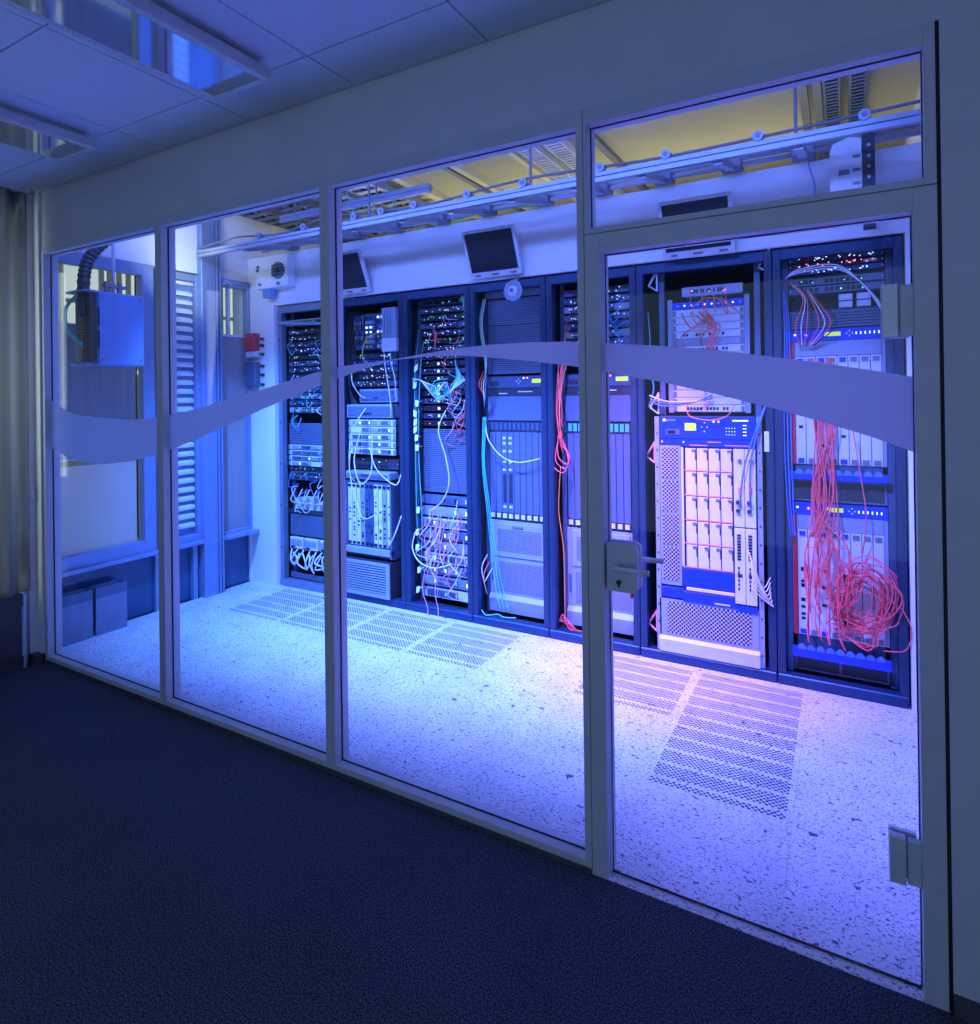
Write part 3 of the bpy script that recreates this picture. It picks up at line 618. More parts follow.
# ================================================================== RACKS
RX = {1: (.06, .73), 2: (.80, 1.495), 3: (1.495, 2.125), 4: (2.125, 2.757), 5: (2.757, 3.404), 6: (3.404, 4.22), 7: (4.22, 4.868)}
RN = {1: 'leftmost rack', 2: 'second rack from the left', 3: 'third rack from the left', 4: 'fourth rack, under the horn', 5: 'fifth rack, behind the door post', 6: 'wide rack with the blue-headed chassis', 7: 'rightmost rack'}
RL = {1: 'leftmost server rack with pale aluminium frame set in the white wall', 2: 'second server rack from the left, with the slotted grille at its foot', 3: 'third server rack from the left, full of thin switches and cables',
      4: 'fourth server rack from the left, under the round horn', 5: 'server rack half hidden behind the door lock post', 6: 'wide magenta-lit server rack with the big blue-headed chassis', 7: 'rightmost server rack with the tangle of coral cables'}
for k, (x0, x1) in RX.items():
    o = E_('server_rack', ((x0+x1)/2, YR+.4, 0), RL[k], 'rack', 'row of server racks'); mt = 'rackl' if k == 1 else 'rack'
    pw = .046; D = .95
    for xa, xb in ((x0+.002, x0+pw), (x1-pw, x1-.002)):
        MB().box(xa, xb, YR, YR+.06, .062, 2.55).build('post', mt, o, .003)
        xm = (xa+xb)/2; B(xm-.006, xm+.006, YR-.002, YR, .07, 2.54).build('post_groove', 'gdark', o) if k > 1 else None
        B(xa, xb, YR+D-.06, YR+D, .062, 2.55).build('post', mt, o)
    B(x0+.002, x1-.002, YR-.012, YR+.06, .0, .062).build('base_beam', mt, o, .006)
    B(x0+pw, x1-pw, YR, YR+.06, 2.49, 2.55).build('top_beam', mt, o)
    B(x0+.002, x1-.002, YR+.06, YR+D, .0, .03).build('base_plate', 'gdark', o); B(x0+.002, x1-.002, YR+.06, YR+D, 2.52, 2.55).build('top_plate', 'gdark', o)
    for xx in (x0+.003, x1-.009): B(xx, xx+.006, YR+.06, YR+D-.06, .03, 2.52).build('side_panel', 'gdark', o)
    B(x0+pw, x1-pw, YR+D-.01, YR+D, .03, 2.52).build('rear_panel', 'dark', o)
    xc = (x0+x1)/2
    if k not in (2,):
        for sx in (-1, 1):
            xx = xc+sx*.262 if k != 6 else (3.545 if sx < 0 else 4.125)
            MB().box(xx-.017, xx+.017, YR+.105+.05*(k in (3, 4, 5)), YR+.125+.05*(k in (3, 4, 5)), .05, 2.5).build('mounting_rail', 'gblue' if k != 6 else 'ggrey', o)
    for i in range(6):
        for xx in (x0+.025, x1-.025):
            MB().cyl((xx, YR, .35+.38*i), (xx, YR-.003, .35+.38*i), .009, 8).build('frame_bolt', 'gdark', o)

CNT = {}
ORD = ['topmost', 'second', 'third', 'fourth', 'fifth', 'sixth', 'seventh', 'eighth', 'ninth', 'tenth', 'eleventh', 'twelfth', 'thirteenth', 'fourteenth', 'fifteenth', 'sixteenth', 'seventeenth', 'eighteenth', 'nineteenth', 'twentieth', 'twenty-first', 'twenty-second', 'twenty-third', 'twenty-fourth', 'twenty-fifth', 'twenty-sixth', 'twenty-seventh', 'twenty-eighth', 'twenty-ninth', 'thirtieth']
SHORT = {1: 'leftmost rack', 2: 'second rack', 3: 'third rack', 4: 'rack under the horn', 5: 'rack behind the door post', 6: 'wide magenta-lit rack', 7: 'rightmost rack'}
def gx(k, w_=.483): c = (RX[k][0]+RX[k][1])/2; return c-w_/2, c+w_/2
def dev(k, name, desc, cat, x, y, z, unique=False, group=None):
    """a mounted device; labels count the same kind from the top unless the description is unique"""
    if unique: lab = desc
    else:
        key = (k, desc); i = CNT.get(key, 0); CNT[key] = i+1
        lab = f'{desc}, {ORD[i]} of its kind in the {SHORT[k]}'
    return E_(name, (x, y, z), lab, cat, group or f'devices in the {SHORT[k]}')
def switch(k, z0, z1, d, mat='gblue', rows=1, ports=24, led='ledb', desc='thin network switch with a row of ports', x=None, name='network_switch', cat='switch', unique=False, white_label=False, ledn=6):
    x0, x1 = x or gx(k); y = YR+d; o = dev(k, name, desc, cat, (x0+x1)/2, y, z0, unique)
    g = .002; h = z1-z0
    B(x0+.018, x1-.018, y+.008, y+.34, z0+g, z1-g).build('body', mat, o)
    B(x0, x1, y, y+.008, z0+g, z1-g).build('faceplate', mat, o, .0012)
    p = MB()
    for r in range(rows):
        zc = z0+h*(r+.5)/rows; ph = min(.012, h/rows*.34)
        for i in range(ports):
            xx = x0+.05+(x1-x0-.16)*(i+.5)/ports; pw = (x1-x0-.16)/ports*.36
            if random.random() < .88: p.box(xx-pw, xx+pw, y-.0025, y+.001, zc-ph, zc+ph)
    if p.v: p.build('port_row', 'port', o)
    l = MB()
    for i in range(ledn):
        xx = x0+.04+(x1-x0-.08)*random.random(); zc = z0+h*random.uniform(.25, .8)
        l.box(xx-.003, xx+.003, y-.003, y, zc-.0025, zc+.0025)
    if ledn: l.build('led_row', led, o)
    if white_label:
        B(x1-.10, x1-.035, y-.002, y, z0+h*.3, z1-h*.3).build('label_strip', 'tag', o)
    for xx in (x0+.009, x1-.009): MB().cyl((xx, y, (z0+z1)/2), (xx, y-.003, (z0+z1)/2), .004, 6).build('ear_screw', 'steel', o)
    return o
def blank(k, z0, z1, d, mat='rib', ribs=True, desc='ribbed grey blanking panel', unique=False, x=None):
    x0, x1 = x or gx(k); y = YR+d; o = dev(k, 'blanking_panel', desc, 'panel', (x0+x1)/2, y, z0, unique)
    B(x0, x1, y, y+.012, z0+.001, z1-.001).build('plate', 'gdark' if ribs else mat, o, .0015)
    if ribs:
        n = max(2, int((z1-z0)/.0155)); r0 = None
        for i in range(n):
            z = z0+(z1-z0)*(i+.3)/n
            if r0 is None: r0 = B(x0+.012, x1-.012, y-.006, y, z, z+(z1-z0)/n*.66).build('rib', mat, o)
            else: copy_piece(r0, o, WL[r0]+Vector((0, 0, (z1-z0)/n*i)))
    return o
def clutter_server(k, z0, z1, d, mat='gwhite', x=None, desc='pale one-unit server with drive bays', name='rack_server'):
    x0, x1 = x or gx(k); y = YR+d; o = dev(k, name, desc, 'server', (x0+x1)/2, y, z0)
    h = z1-z0
    B(x0+.015, x1-.015, y+.01, y+.4, z0+.002, z1-.002).build('body', 'ggrey', o); B(x0, x1, y, y+.01, z0+.002, z1-.002).build('faceplate', mat, o, .0015)
    n = 4
    for i in range(n):
        a = x0+.04+(x1-x0-.08)*i/n; b = a+(x1-x0-.08)/n-.008
        if random.random() < .8:
            t = B(a, b, y-.006, y, z0+h*.2, z1-h*.2).build('drive_bay', random.choice(('glight', 'ggrey', 'gblue')), o, .001)
            B(b-.018, b-.004, y-.0085, y-.006, z0+h*.32, z1-h*.32).build('bay_latch', random.choice(('port', 'gwhite', 'ledb')), t)
    B(x0+.004, x0+.016, y-.012, y, z0+h*.15, z1-h*.15).build('ear', 'glight', o); B(x1-.016, x1-.004, y-.012, y, z0+h*.15, z1-h*.15).build('ear', 'glight', o)
    return o
def lcd_header(o, x0, x1, y, z0, z1, mat='jblue', lcd=(.28, .42), buttons=.52, leds=()):
    h = z1-z0; W = x1-x0
    hd = B(x0, x1, y-.006, y, z0, z1).build('control_header', mat, o, .0015)
    B(x0+W*lcd[0], x0+W*lcd[1], y-.009, y-.006, z0+h*.38, z0+h*.72).build('lcd_screen', 'lcd', hd)
    for dx, dz in ((-.03, 0), (.03, 0), (0, .2), (0, -.2)):
        MB().cyl((x0+W*(buttons+dx), y-.006, z0+h*(.55+dz)), (x0+W*(buttons+dx), y-.011, z0+h*(.55+dz)), .0055, 8).build('button', 'gwhite', hd)
    for fx, fz, lm in leds: MB().cyl((x0+W*fx, y-.006, z0+h*fz), (x0+W*fx, y-.012, z0+h*fz), .0065, 8).build('led', lm, hd)
    return hd
def card(o, x0, x1, y, z0, z1, mat='gwhite', ports=True, ejector='port', style=0):
    c = B(x0+.0018, x1-.0018, y-.006, y, z0, z1).build('line_card', mat, o, .0012); w_ = x1-x0; h = z1-z0
    MB().box(x0+w_*.2, x1-w_*.2, y-.013, y-.006, z1-h*.055, z1-h*.015).box(x0+w_*.2, x1-w_*.2, y-.013, y-.006, z0+h*.015, z0+h*.055).build('ejector', ejector, c)
    if ports:
        p = MB(); n = random.choice((3, 6, 10))
        for i in range(n):
            zz = z0+h*(.12+.6*random.random()); p.box(x0+w_*.3, x1-w_*.3, y-.0085, y-.006, zz, zz+h*.025)
        p.build('card_ports', 'port', c)
    return c

# ---------------- rack 1
x1_ = (.118, .672)
switch(1, 2.37, 2.424, .04, 'glight', 1, 30, 'ledg', 'pale cable comb panel with bundled leads', x1_, 'cable_manager', 'panel', True)
zz = 2.34
for i in range(8):
    switch(1, zz-.05, zz, .08, ('gblue', 'gdark', 'ggrey')[i % 3], 2, 16, 'ledb', 'dark patch shelf with many leads', x1_, 'patch_panel', 'panel', ledn=10); zz -= .058
for i in range(5):
    switch(1, zz-.052, zz, .08, ('glight', 'gblue')[i % 2], 2, 14, 'ledg', 'pale patch shelf with round sockets', x1_, 'patch_panel', 'panel', ledn=8); zz -= .062
blank(1, 1.29, 1.482, .07, 'rib', True, 'slate ribbed panel halfway down the leftmost rack', True, x1_)
for i in range(4): clutter_server(1, 1.09+.05*i, 1.136+.05*i, .07, 'gwhite', x1_, 'white thin server with red tabs')
switch(1, 1.045, 1.088, .08, 'gdark', 1, 20, 'ledg', 'black switch under the white servers', x1_, unique=True)
switch(1, .96, 1.04, .08, 'ggrey', 2, 14, 'ledb', 'grey patch field above the hanging adapters', x1_, 'patch_panel', 'panel', True)
sh = E_('shelf', (.39, YR+.2, .66), 'black shelf carrying white adapters in the leftmost rack', 'shelf'); B(.118, .672, YR+.06, YR+.4, .66, .675).build('shelf_plate', 'gdark', sh); B(.118, .672, YR+.055, YR+.06, .66, .70).build('front_lip', 'gdark', sh)
for i in range(6):
    a = E_('power_adapter', (.17+.09*i, YR+.15, .676), f'white power adapter on the black shelf, {ORD[i].replace("topmost", "first")} from the aluminium frame', 'adapter', 'adapters on the black shelf')
    B(.14+.09*i, .20+.09*i, YR+.10, YR+.18, .676, .76+.05*random.random()).build('case', 'gwhite', a, .006); MB().tube(smooth_path([(.17+.09*i, YR+.1, .74), (.15+.09*i, YR+.05, .78), (.18+.09*i, YR+.08, .88)]), .006, 6).build('lead', 'wcable', a, 0, True)
blank(1, .456, .648, .07, 'rib', True, 'slate ribbed panel low in the leftmost rack', True, x1_)
for i in range(3):
    a = E_('white_module', (.2+.19*i, YR+.1, .34), f'bright white module box near the foot, {ORD[i].replace("topmost", "first")} from the aluminium frame', 'module', 'white modules near the foot')
    B(.13+.185*i, .29+.185*i, YR+.05, YR+.2, .335, .44).build('case', 'gwhite', a, .006); B(.14+.185*i, .28+.185*i, YR+.045, YR+.05, .37, .42).build('front_label', 'glight', a); B(.15+.185*i, .2+.185*i, YR+.044, YR+.05, .345, .36).build('port', 'port', a)
for i in range(7):
    q = [random.uniform(-.05, .05) for _ in range(6)]; cable([(.15+.075*i, YR+.06, .33), (.15+.07*i+q[0], YR+.02, .25+q[1]), (.17+.07*i+q[2], YR+.04, .17+q[3]*.8), (.2+.06*i+q[4], YR+.03, .22+q[5]), (.18+.07*i+q[1], YR+.05, .30)], .013, 'wcable', 'thick white cable loop at the foot of the leftmost rack', 'white loops at the foot of the leftmost rack')
blank(1, .065, .116, .07, 'rib', True, 'low ribbed strip at the foot of the leftmost rack', True, x1_)
MB().tube(smooth_path([(.075, YR-.012, 2.40), (.2, YR-.01, 2.39), (.42, YR-.005, 2.375), (.66, YR+.01, 2.36)]), [.012+.004*(i % 2) for i in range(19)], 8).build('cable_bundle', 'glight', None, 0, True, label='thick pale cable bundle across the top of the leftmost rack', cat='cable bundle')
for i in range(22):
    x = .13+.5*random.random(); z = random.uniform(1.5, 2.3); U = random.uniform
    cable([(x, YR+.08, z), (x+U(-.05, .03), YR+U(.02, .05), z-U(.02, .07)), (x+U(0, .07), YR+U(.02, .05), z-U(.06, .16)), (x+U(.04, .12), YR+.08, z-U(.02, .12))], .005, random.choice(('wcable', 'teal', 'bcable', 'wcable', 'kcable')), 'short drooping patch lead in the leftmost rack', 'patch leads in the leftmost rack')
for i in range(10):
    x = .14+.5*random.random(); z = random.uniform(.75, 1.25)
    cable([(x, YR+.07, z), (x+U(-.06, .03), YR+.02, z-U(.02, .1)), (x+U(0, .08), YR+.02, z-U(.06, .17)), (x+U(.05, .13), YR+.07, z-U(.02, .14))], .005, random.choice(('wcable', 'wcable', 'bcable')), 'white drooping lead among the servers of the leftmost rack', 'white leads in the leftmost rack')

# ---------------- rack 2
x2 = (.86, 1.36)
for i in range(3):
    xa = .90+.125*i; a = dev(2, 'fibre_module', 'blue fibre module column', 'module', xa, YR+.1, 2.11)
    B(xa, xa+.115, YR+.09, YR+.3, 2.115, 2.42).build('case', 'gblue', a, .003)
    for j in range(7):
        s = B(xa+.01, xa+.105, YR+.082, YR+.09, 2.125+.041*j, 2.155+.041*j).build('cassette', ('bcable', 'gblue', 'glight')[(i+j) % 3], a, .001)
        MB().box(xa+.015, xa+.035, YR+.079, YR+.082, 2.132+.041*j, 2.148+.041*j).box(xa+.06, xa+.08, YR+.079, YR+.082, 2.132+.041*j, 2.148+.041*j).build('adapter', random.choice(('ledb', 'port', 'gwhite', 'ycable')), s)
for i in range(5): switch(2, 1.80+.058*i, 1.852+.058*i, .1, ('gblue', 'gdark', 'gblue', 'bcable', 'gblue')[i], 2, 18, 'ledb', 'blue-lit patch shelf', x2, 'patch_panel', 'panel', ledn=12)
def deskbox(z0, z1, d, xx, desc):
    o = E_('network_appliance', ((xx[0]+xx[1])/2, YR+d, z0), desc, 'appliance')
    B(xx[0], xx[1], YR+d+.01, YR+.45, z0, z1).build('case', 'glight', o, .006); B(xx[0]+.02, xx[1]-.02, YR+d, YR+d+.011, z0+.018, z1-.018).build('front_panel', 'ggrey', o, .003)
    B(xx[0]+.18, xx[1]-.2, YR+d-.003, YR+d, z0+.03, z0+.045).build('name_strip', 'gdark', o); return o
deskbox(1.665, 1.78, .08, (.95, 1.36), 'upper pale desktop appliance stacked in the second rack')
deskbox(1.535, 1.65, .03, (.85, 1.34), 'lower wider pale desktop appliance stacked in the second rack')
for i in range(5): clutter_server(2, 1.225+.06*i, 1.282+.06*i, .06, 'gwhite', x2, 'white modular server')
deskbox(1.02, 1.085, .0, (.86, 1.33), 'flat pale modem box above the card cage in the second rack')
switch(2, 1.10, 1.20, .1, 'gdark', 2, 12, 'ledg', 'black router above the flat modem box', x2, unique=True)
cg = E_('card_cage', (1.1, YR, .40), 'tall card cage of bright white vertical cards in the second rack', 'card cage')
B(.85, 1.355, YR+.03, YR+.45, .37, 1.0).build('cage_body', 'gblue', cg); B(.85, .866, YR+.0, YR+.03, .38, 1.0).build('cage_side', 'ggrey', cg); B(1.34, 1.355, YR, YR+.03, .38, 1.0).build('cage_side', 'ggrey', cg)
for i in range(10):
    xa = .87+.047*i; t = i in (4, 5)
    card(cg, xa, xa+.045, YR+.03, .46, .98, 'gblue' if t else random.choice(('gwhite', 'gwhite', 'glight')), True)
B(.85, 1.355, YR, YR+.03, .395, .45).build('cable_guide', 'glight', cg, .004)
fg = E_('fan_grille', (1.1, YR-.03, .04), 'pale slotted fan grille at the foot of the second rack', 'fan unit')
B(.845, 1.36, YR-.028, YR+.4, .066, .35).build('case', 'gdark', fg)
for a in ((.845, .885, .066, .35), (1.325, 1.36, .066, .35), (.885, 1.325, .066, .095), (.885, 1.325, .325, .35)): B(a[0], a[1], YR-.042, YR-.03, a[2], a[3]).build('frame_bar', 'glight', fg)
for i in range(11): B(.885, 1.325, YR-.042, YR-.032, .102+.0203*i, .112+.0203*i).build('grille_slat', 'glight', fg)
pb = E_('power_box', (1.387, YR-.03, 2.08), 'blue-grey box with pale lower cap hung at the right of the second rack', 'power box')
B(1.315, 1.459, YR-.045, YR-.002, 2.192, 2.435).build('upper_case', 'glight', pb, .004); B(1.315, 1.459, YR-.048, YR-.002, 2.08, 2.19).build('lower_cap', 'gwhite', pb, .004)
for j in range(3): B(1.345+.03*j, 1.352+.03*j, YR-.0475, YR-.045, 2.21, 2.42).build('case_rib', 'ggrey', pb)
for i in range(6): cable([(.86+.02*i, YR+.08, 2.45), (.9+.03*i, YR+.02, 2.3), (.87+.02*i, YR+.03, 2.1), (.88, YR+.05, 1.8), (.9+.02*i, YR+.06, 1.6)], .009, 'kcable', 'black power lead running down the left of the second rack', 'black leads in the second rack')
for pts, mt in (([(1.30, YR+.0, 2.08), (1.33, YR-.02, 1.95), (1.36, YR-.01, 1.75), (1.37, YR, 1.6)], 'wcable'), ([(1.38, YR-.02, 2.08), (1.40, YR-.03, 1.98), (1.42, YR-.01, 1.85), (1.39, YR+.03, 1.7)], 'wcable'), ([(.92, YR+.05, 2.0), (.95, YR, 1.86), (1.0, YR+.02, 1.75), (1.05, YR+.06, 1.70)], 'wcable'),
                ([(1.2, YR+.06, 2.25), (1.12, YR+.0, 2.2), (1.08, YR-.01, 2.05), (1.12, YR+.06, 1.95)], 'ycable'), ([(1.1, YR+.0, 1.62), (1.05, YR-.06, 1.5), (.98, YR-.06, 1.35), (.95, YR-.04, 1.1), (1.0, YR-.03, .85), (1.1, YR-.03, .70), (1.3, YR-.03, .8)], 'wcable'),
                ([(1.05, YR, 1.45), (1.02, YR-.06, 1.2), (1.1, YR-.08, 1.0), (1.2, YR-.06, 1.1), (1.18, YR-.02, 1.4)], 'wcable'), ([(1.15, YR-.02, 1.3), (1.25, YR-.05, 1.12), (1.42, YR-.03, 1.0), (1.46, YR, 1.08)], 'wcable'), ([(1.46, YR, .75), (1.42, YR-.04, .6), (1.34, YR-.03, .48)], 'wcable'),
                ([(.90, YR+.03, 1.25), (.93, YR-.02, 1.15), (.92, YR, 1.05), (.95, YR+.02, 1.0)], 'ycable')):
    cable(pts, .0075, mt, 'loose pale lead draped across the second rack', 'pale leads in the second rack')

# ---------------- rack 3
D3 = .14
switch(3, 2.44, 2.50, D3, 'gblue', 1, 4, 'ledb', 'slate switch with a white label at the top', None, unique=True, white_label=True)
zz = 2.43
for i in range(7):
    switch(3, zz-.05, zz, D3, ('gblue', 'gdark', 'ggrey')[i % 3], 2, 24, ('ledb', 'ledg', 'ledb')[i % 3], 'thin dark switch with blinking lights', None, ledn=14); zz -= .062
for i in range(9):
    o = switch(3, zz-.045, zz, D3, ('gdark', 'gblue')[i % 2], 1, 20, 'ledb', 'dark switch with one bright round badge', None, ledn=5)
    MB().cyl((1.745, YR+D3, zz-.022), (1.745, YR+D3-.004, zz-.022), .011, 10).build('badge', 'ledb', o); zz -= .060
zlow = zz
blank(3, .937, 1.449, D3, 'rib', True, 'tall pale ribbed blanking panel in the third rack', True)
for i in range(9): clutter_server(3, .085+.094*i, .165+.094*i, D3, ('gwhite', 'glight', 'ggrey')[i % 3], None, 'bright server wrapped in pink and white leads')
for i in range(9):
    cable([(1.93+.01*i, YR+.1, 2.0-.03*i), (1.98+.012*i, YR+.03, 1.84), (1.90-.01*i, YR+.0, 1.72-.006*i), (1.78+.015*i, YR+.0, 1.74+.01*i), (1.76+.02*i, YR+.06, 1.83-.02*i), (1.85, YR+.12, 1.85-.03*i)], .0075, ('teal', 'teal', 'wcable')[i % 3], 'teal patch lead coiled in the middle of the third rack', 'teal coil in the third rack')
for i in range(14):
    x = 1.88+.13*random.random(); z = random.uniform(1.5, 2.25)
    cable([(x, YR+.13, z), (x+.03, YR+.06, z-.06), (x-.04, YR+.06, z-.15), (x+.01, YR+.13, z-.2)], .005, random.choice(('pink', 'pink', 'coral', 'wcable')), 'pink fibre lead drooping between switches of the third rack', 'pink leads in the third rack')
for i in range(12):
    x = 1.63+.3*random.random(); z = random.uniform(1.55, 2.4)
    cable([(x, YR+.135, z), (x+.03, YR+.09, z-.02), (x+random.uniform(.03, .1), YR+.08, z-.05), (x+.12, YR+.135, z-random.uniform(.02, .09))], .004, random.choice(('bcable', 'teal', 'pink', 'wcable', 'bcable')), 'small coloured jumper between switches of the third rack', 'coloured jumpers in the third rack')
for i in range(5): cable([(1.72, YR+.13, 2.28-.01*i), (1.735+.006*i, YR+.10, 2.2), (1.74, YR+.1, 2.08), (1.73+.005*i, YR+.13, 2.02)], .004, 'coral', 'coral fibre strand hanging near the top of the third rack', 'coral strands in the third rack')
for i in range(4): cable([(1.55, YR+.05, 1.86-.01*i), (1.65, YR+.02, 1.84), (1.8, YR+.03, 1.78-.03*i), (1.95, YR+.08, 1.70-.02*i)], .006, ('wcable', 'teal', 'ycable', 'wcable')[i], 'long pale lead swept across the third rack', 'swept leads in the third rack')
cable([(1.85, YR+.08, 1.60), (1.83, YR+.0, 1.45), (1.9, YR-.01, 1.25), (1.93, YR-.01, 1.05), (1.86, YR+.0, .9), (1.72, YR+.02, .8)], .0085, 'wcable', 'thick white lead hanging over the ribbed panel of the third rack', None)
for i in range(30):
    x = 1.62+.35*random.random(); z = random.uniform(.35, .9)
    cable([(x, YR+.13, z), (x+random.uniform(-.06, .06), YR+.05, z-.1), (x+random.uniform(-.1, .1), YR+.03, z-.2), (x+random.uniform(-.05, .05), YR+.12, z-.26)], .0055, random.choice(('wcable', 'wcable', 'pink', 'coral')), 'tangled pale lead hanging over the servers of the third rack', 'tangle over the lower servers of the third rack')
for i in range(2): cable([(1.74+.06*i, YR+.12, .7), (1.70+.1*i, YR+.03, .45), (1.66+.12*i, YR+.0, .2), (1.72+.1*i, YR-.02, .06), (1.74+.1*i, YR-.05, .012)], .0055, 'pink', 'pink lead trailing down to the floor from the third rack', 'pink trailing leads')
cable([(1.56, YR+.05, .62), (1.55, YR+.02, .5), (1.63, YR+.0, .4), (1.76, YR+.02, .36), (1.9, YR+.05, .4)], .0085, 'wcable', 'white power lead bowing out low in the third rack', None)
for i, z in enumerate((1.93, 1.80, 1.66, 1.58, 1.50, 1.44, 1.38, 1.30, .80, .62, .50, .32, .16)):
    t = E_('cable_tag', (1.6, YR+.03, z), f'white paper flag on a lead in the third rack, {ORD[i]} flag', 'tag', 'paper flags in the third rack'); xx = 1.565+.03*random.random()
    a = random.uniform(-.02, .02)
    MB().quadbox([(xx,YR+.03,z-.025),(xx+.03,YR+.03,z-.025+a),(xx+.03,YR+.034,z-.025+a),(xx,YR+.034,z-.025),(xx+.004,YR+.03,z+.025),(xx+.038,YR+.03,z+.025+a),(xx+.038,YR+.034,z+.025+a),(xx+.004,YR+.034,z+.025)]).build('flag', 'tag', t)
    MB().cyl((xx+.015, YR+.034, z), (xx+.015, YR+.10, z+.01), .004, 6).build('stub', 'wcable', t)
for i in range(8): cable([(1.56+.008*i, YR+.12, 2.3-.02*i), (1.55+.01*i, YR+.06, 1.9), (1.56+.006*i, YR+.05, 1.3), (1.55+.01*i, YR+.06, .7), (1.57, YR+.1, .3)], .006, ('kcable', 'kcable', 'teal', 'kcable', 'gblue')[i % 5], 'upright lead bundled along the left edge of the third rack', 'upright leads in the third rack')
for i in range(5): cable([(1.98+.02*i, YR+.1, 2.56), (2.02+.01*i, YR+.05, 2.48), (2.06, YR+.04, 2.38-.02*i), (2.06, YR+.06, 2.2)], .008, ('teal', 'ycable', 'teal', 'ycable', 'teal')[i], 'green-yellow lead entering the top corner of the third rack', 'green-yellow leads at the top of the third rack')

# ---------------- racks 4 and 5: the same tall chassis
def tall_chassis(k, desc):
    x0, x1 = gx(k); y = YR+.14; W = x1-x0
    o = E_('router_chassis', ((x0+x1)/2, y, .068), desc, 'chassis', 'tall grey chassis pair')
    B(x0+.02, x1-.02, y+.012, y+.5, .068, 1.856).build('body', 'gblue', o)
    hd = lcd_header(o, x0, x1, y+.006, 1.768, 1.856, 'gblue', (.78, .96), .55, ((.70, .82, 'ledr'), (.64, .82, 'ledb')))
    B(x0+.02, x0+.10, y-.003, y, 1.785, 1.82).build('power_switch', 'gdark', hd)
    B(x0, x1, y, y+.012, 1.708, 1.764).build('shelf_strip', 'gdark', o, .001)
    MB().box(x0+.10, x0+.17, y-.004, y, 1.722, 1.73).box(x0+.26, x0+.38, y-.004, y, 1.735, 1.742).build('shelf_mark', 'gwhite', o)  # plain white bars on the dark shelf strip
    B(x0, x1, y-.004, y+.012, 1.522, 1.705).build('blank_cover', 'ggrey', o, .002)
    v = B(x0, x1, y+.008, y+.012, 1.437, 1.518).build('vent_band', 'gdark', o)
    for i in range(12): B(x0+.02+.038*i, x0+.046+.038*i, y+.002, y+.008, 1.45, 1.505).build('vent_louver', 'gblue' if k == 4 else 'teal', v)
    n = 9
    for i in range(n):
        a = x0+.01+(W-.02)*i/n; b = x0+.01+(W-.02)*(i+1)/n
        c = B(a+.002, b-.002, y+.0, y+.012, .825, 1.434).build('line_card', 'ggrey', o, .0015)
        if i in (2, 3):
            MB().box(a+.012, b-.012, y-.004, y, .9, 1.12).build('port_column', 'gdark', c)
            for zz2 in (1.14, 1.2, 1.28, 1.34, 1.38, .86): B(a+.012, b-.014, y-.005, y, zz2, zz2+.018).build('connector', 'gwhite', c)
        MB().box(a+.01, b-.01, y-.01, y, .785, .818).build('toggle', 'gwhite', c)
    B(x0, x1, y+.004, y+.012, .77, .822).build('toggle_rail', 'gdark', o)
    # filter door
    B(x0, x1, y+.004, y+.014, .468, .762).build('filter_panel', 'glight', o, .002)
    dd = B(x0+.04, x1-.02, y-.006, y+.004, .49, .745).build('filter_door', 'glight', o, .003)
    B(x0+.075, x1-.045, y-.008, y-.005, .53, .70).build('filter_mesh', 'mesh2', dd); MB().box(x0+.2, x0+.29, y-.014, y-.006, .715, .727).build('latch', 'clamp', dd)
    B(x0, x1, y+.004, y+.014, .206, .466).build('lower_panel', 'glight', o, .002); B(x0+.06, x1-.02, y+.001, y+.004, .225, .45).build('lower_mesh', 'mesh2', o)
    MB().prism([(y+.014, .07), (y-.01, .07), (y-.02, .17), (y+.004, .204), (y+.014, .204)], 'x', x0, x1).build('foot_lip', 'glight', o)
    MB().box(x0+.012, x0+.03, y-.004, y+.004, .3, .43).build('side_handle', 'ggrey', o)
    return o
tall_chassis(4, 'tall slate router chassis with vertical cards in the rack under the horn')
tall_chassis(5, 'tall slate router chassis half hidden behind the door lock post')
blank(4, 2.242, 2.441, .14, 'rib', True, 'upper flat slate blanking panel under the horn', True)
blank(4, 1.872, 2.239, .14, 'rib', True, 'lower tall slate blanking panel under the horn', True)
blank(4, 2.448, 2.50, .12, 'glight', False, 'pale horizontal bar behind the horn', True)
for i in range(4): cable([(2.19+.008*i, YR+.1, 2.45), (2.185+.008*i, YR+.05, 2.25), (2.22+.006*i, YR+.06, 1.98), (2.2, YR+.1, 1.85)], .0045, ('teal', 'ycable', 'teal', 'wcable')[i], 'green lead at the upper left of the rack under the horn', 'upper green leads in the rack under the horn')
for i in range(3): cable([(2.19+.012*i, YR+.08, 1.55), (2.20+.010*i, YR+.04, 1.2), (2.23+.014*i, YR+.05, .85), (2.25+.018*i, YR+.06, .6), (2.29+.03*i, YR+.05, .3), (2.34+.035*i, YR+.04, .12)], .004, 'teal', 'long teal lead falling down the left of the rack under the horn', 'long teal leads in the rack under the horn')
cable([(2.21, YR+.08, 1.5), (2.25, YR+.05, 1.38), (2.36, YR+.05, 1.26), (2.5, YR+.05, 1.22), (2.66, YR+.08, 1.25)], .007, 'wcable', 'white lead sagging across the cards under the horn', None)
for i in range(5): cable([(2.19+.01*i, YR+.1, 1.9-.02*i), (2.18+.02*i, YR+.04, 1.8), (2.22, YR+.05, 1.7-.02*i), (2.19, YR+.1, 1.6)], .005, ('coral', 'orange', 'wcable', 'bcable', 'kcable')[i], 'short coloured lead beside the slate chassis under the horn', 'short leads in the rack under the horn')
for i in range(3): cable([(2.2+.02*i, YR+.1, .5-.05*i), (2.19+.02*i, YR+.03, .42-.04*i), (2.21, YR+.03, .3), (2.19, YR+.1, .2)], .004, ('wcable', 'coral', 'wcable')[i], 'thin lead looped at the lower left of the rack under the horn', 'low loops in the rack under the horn')
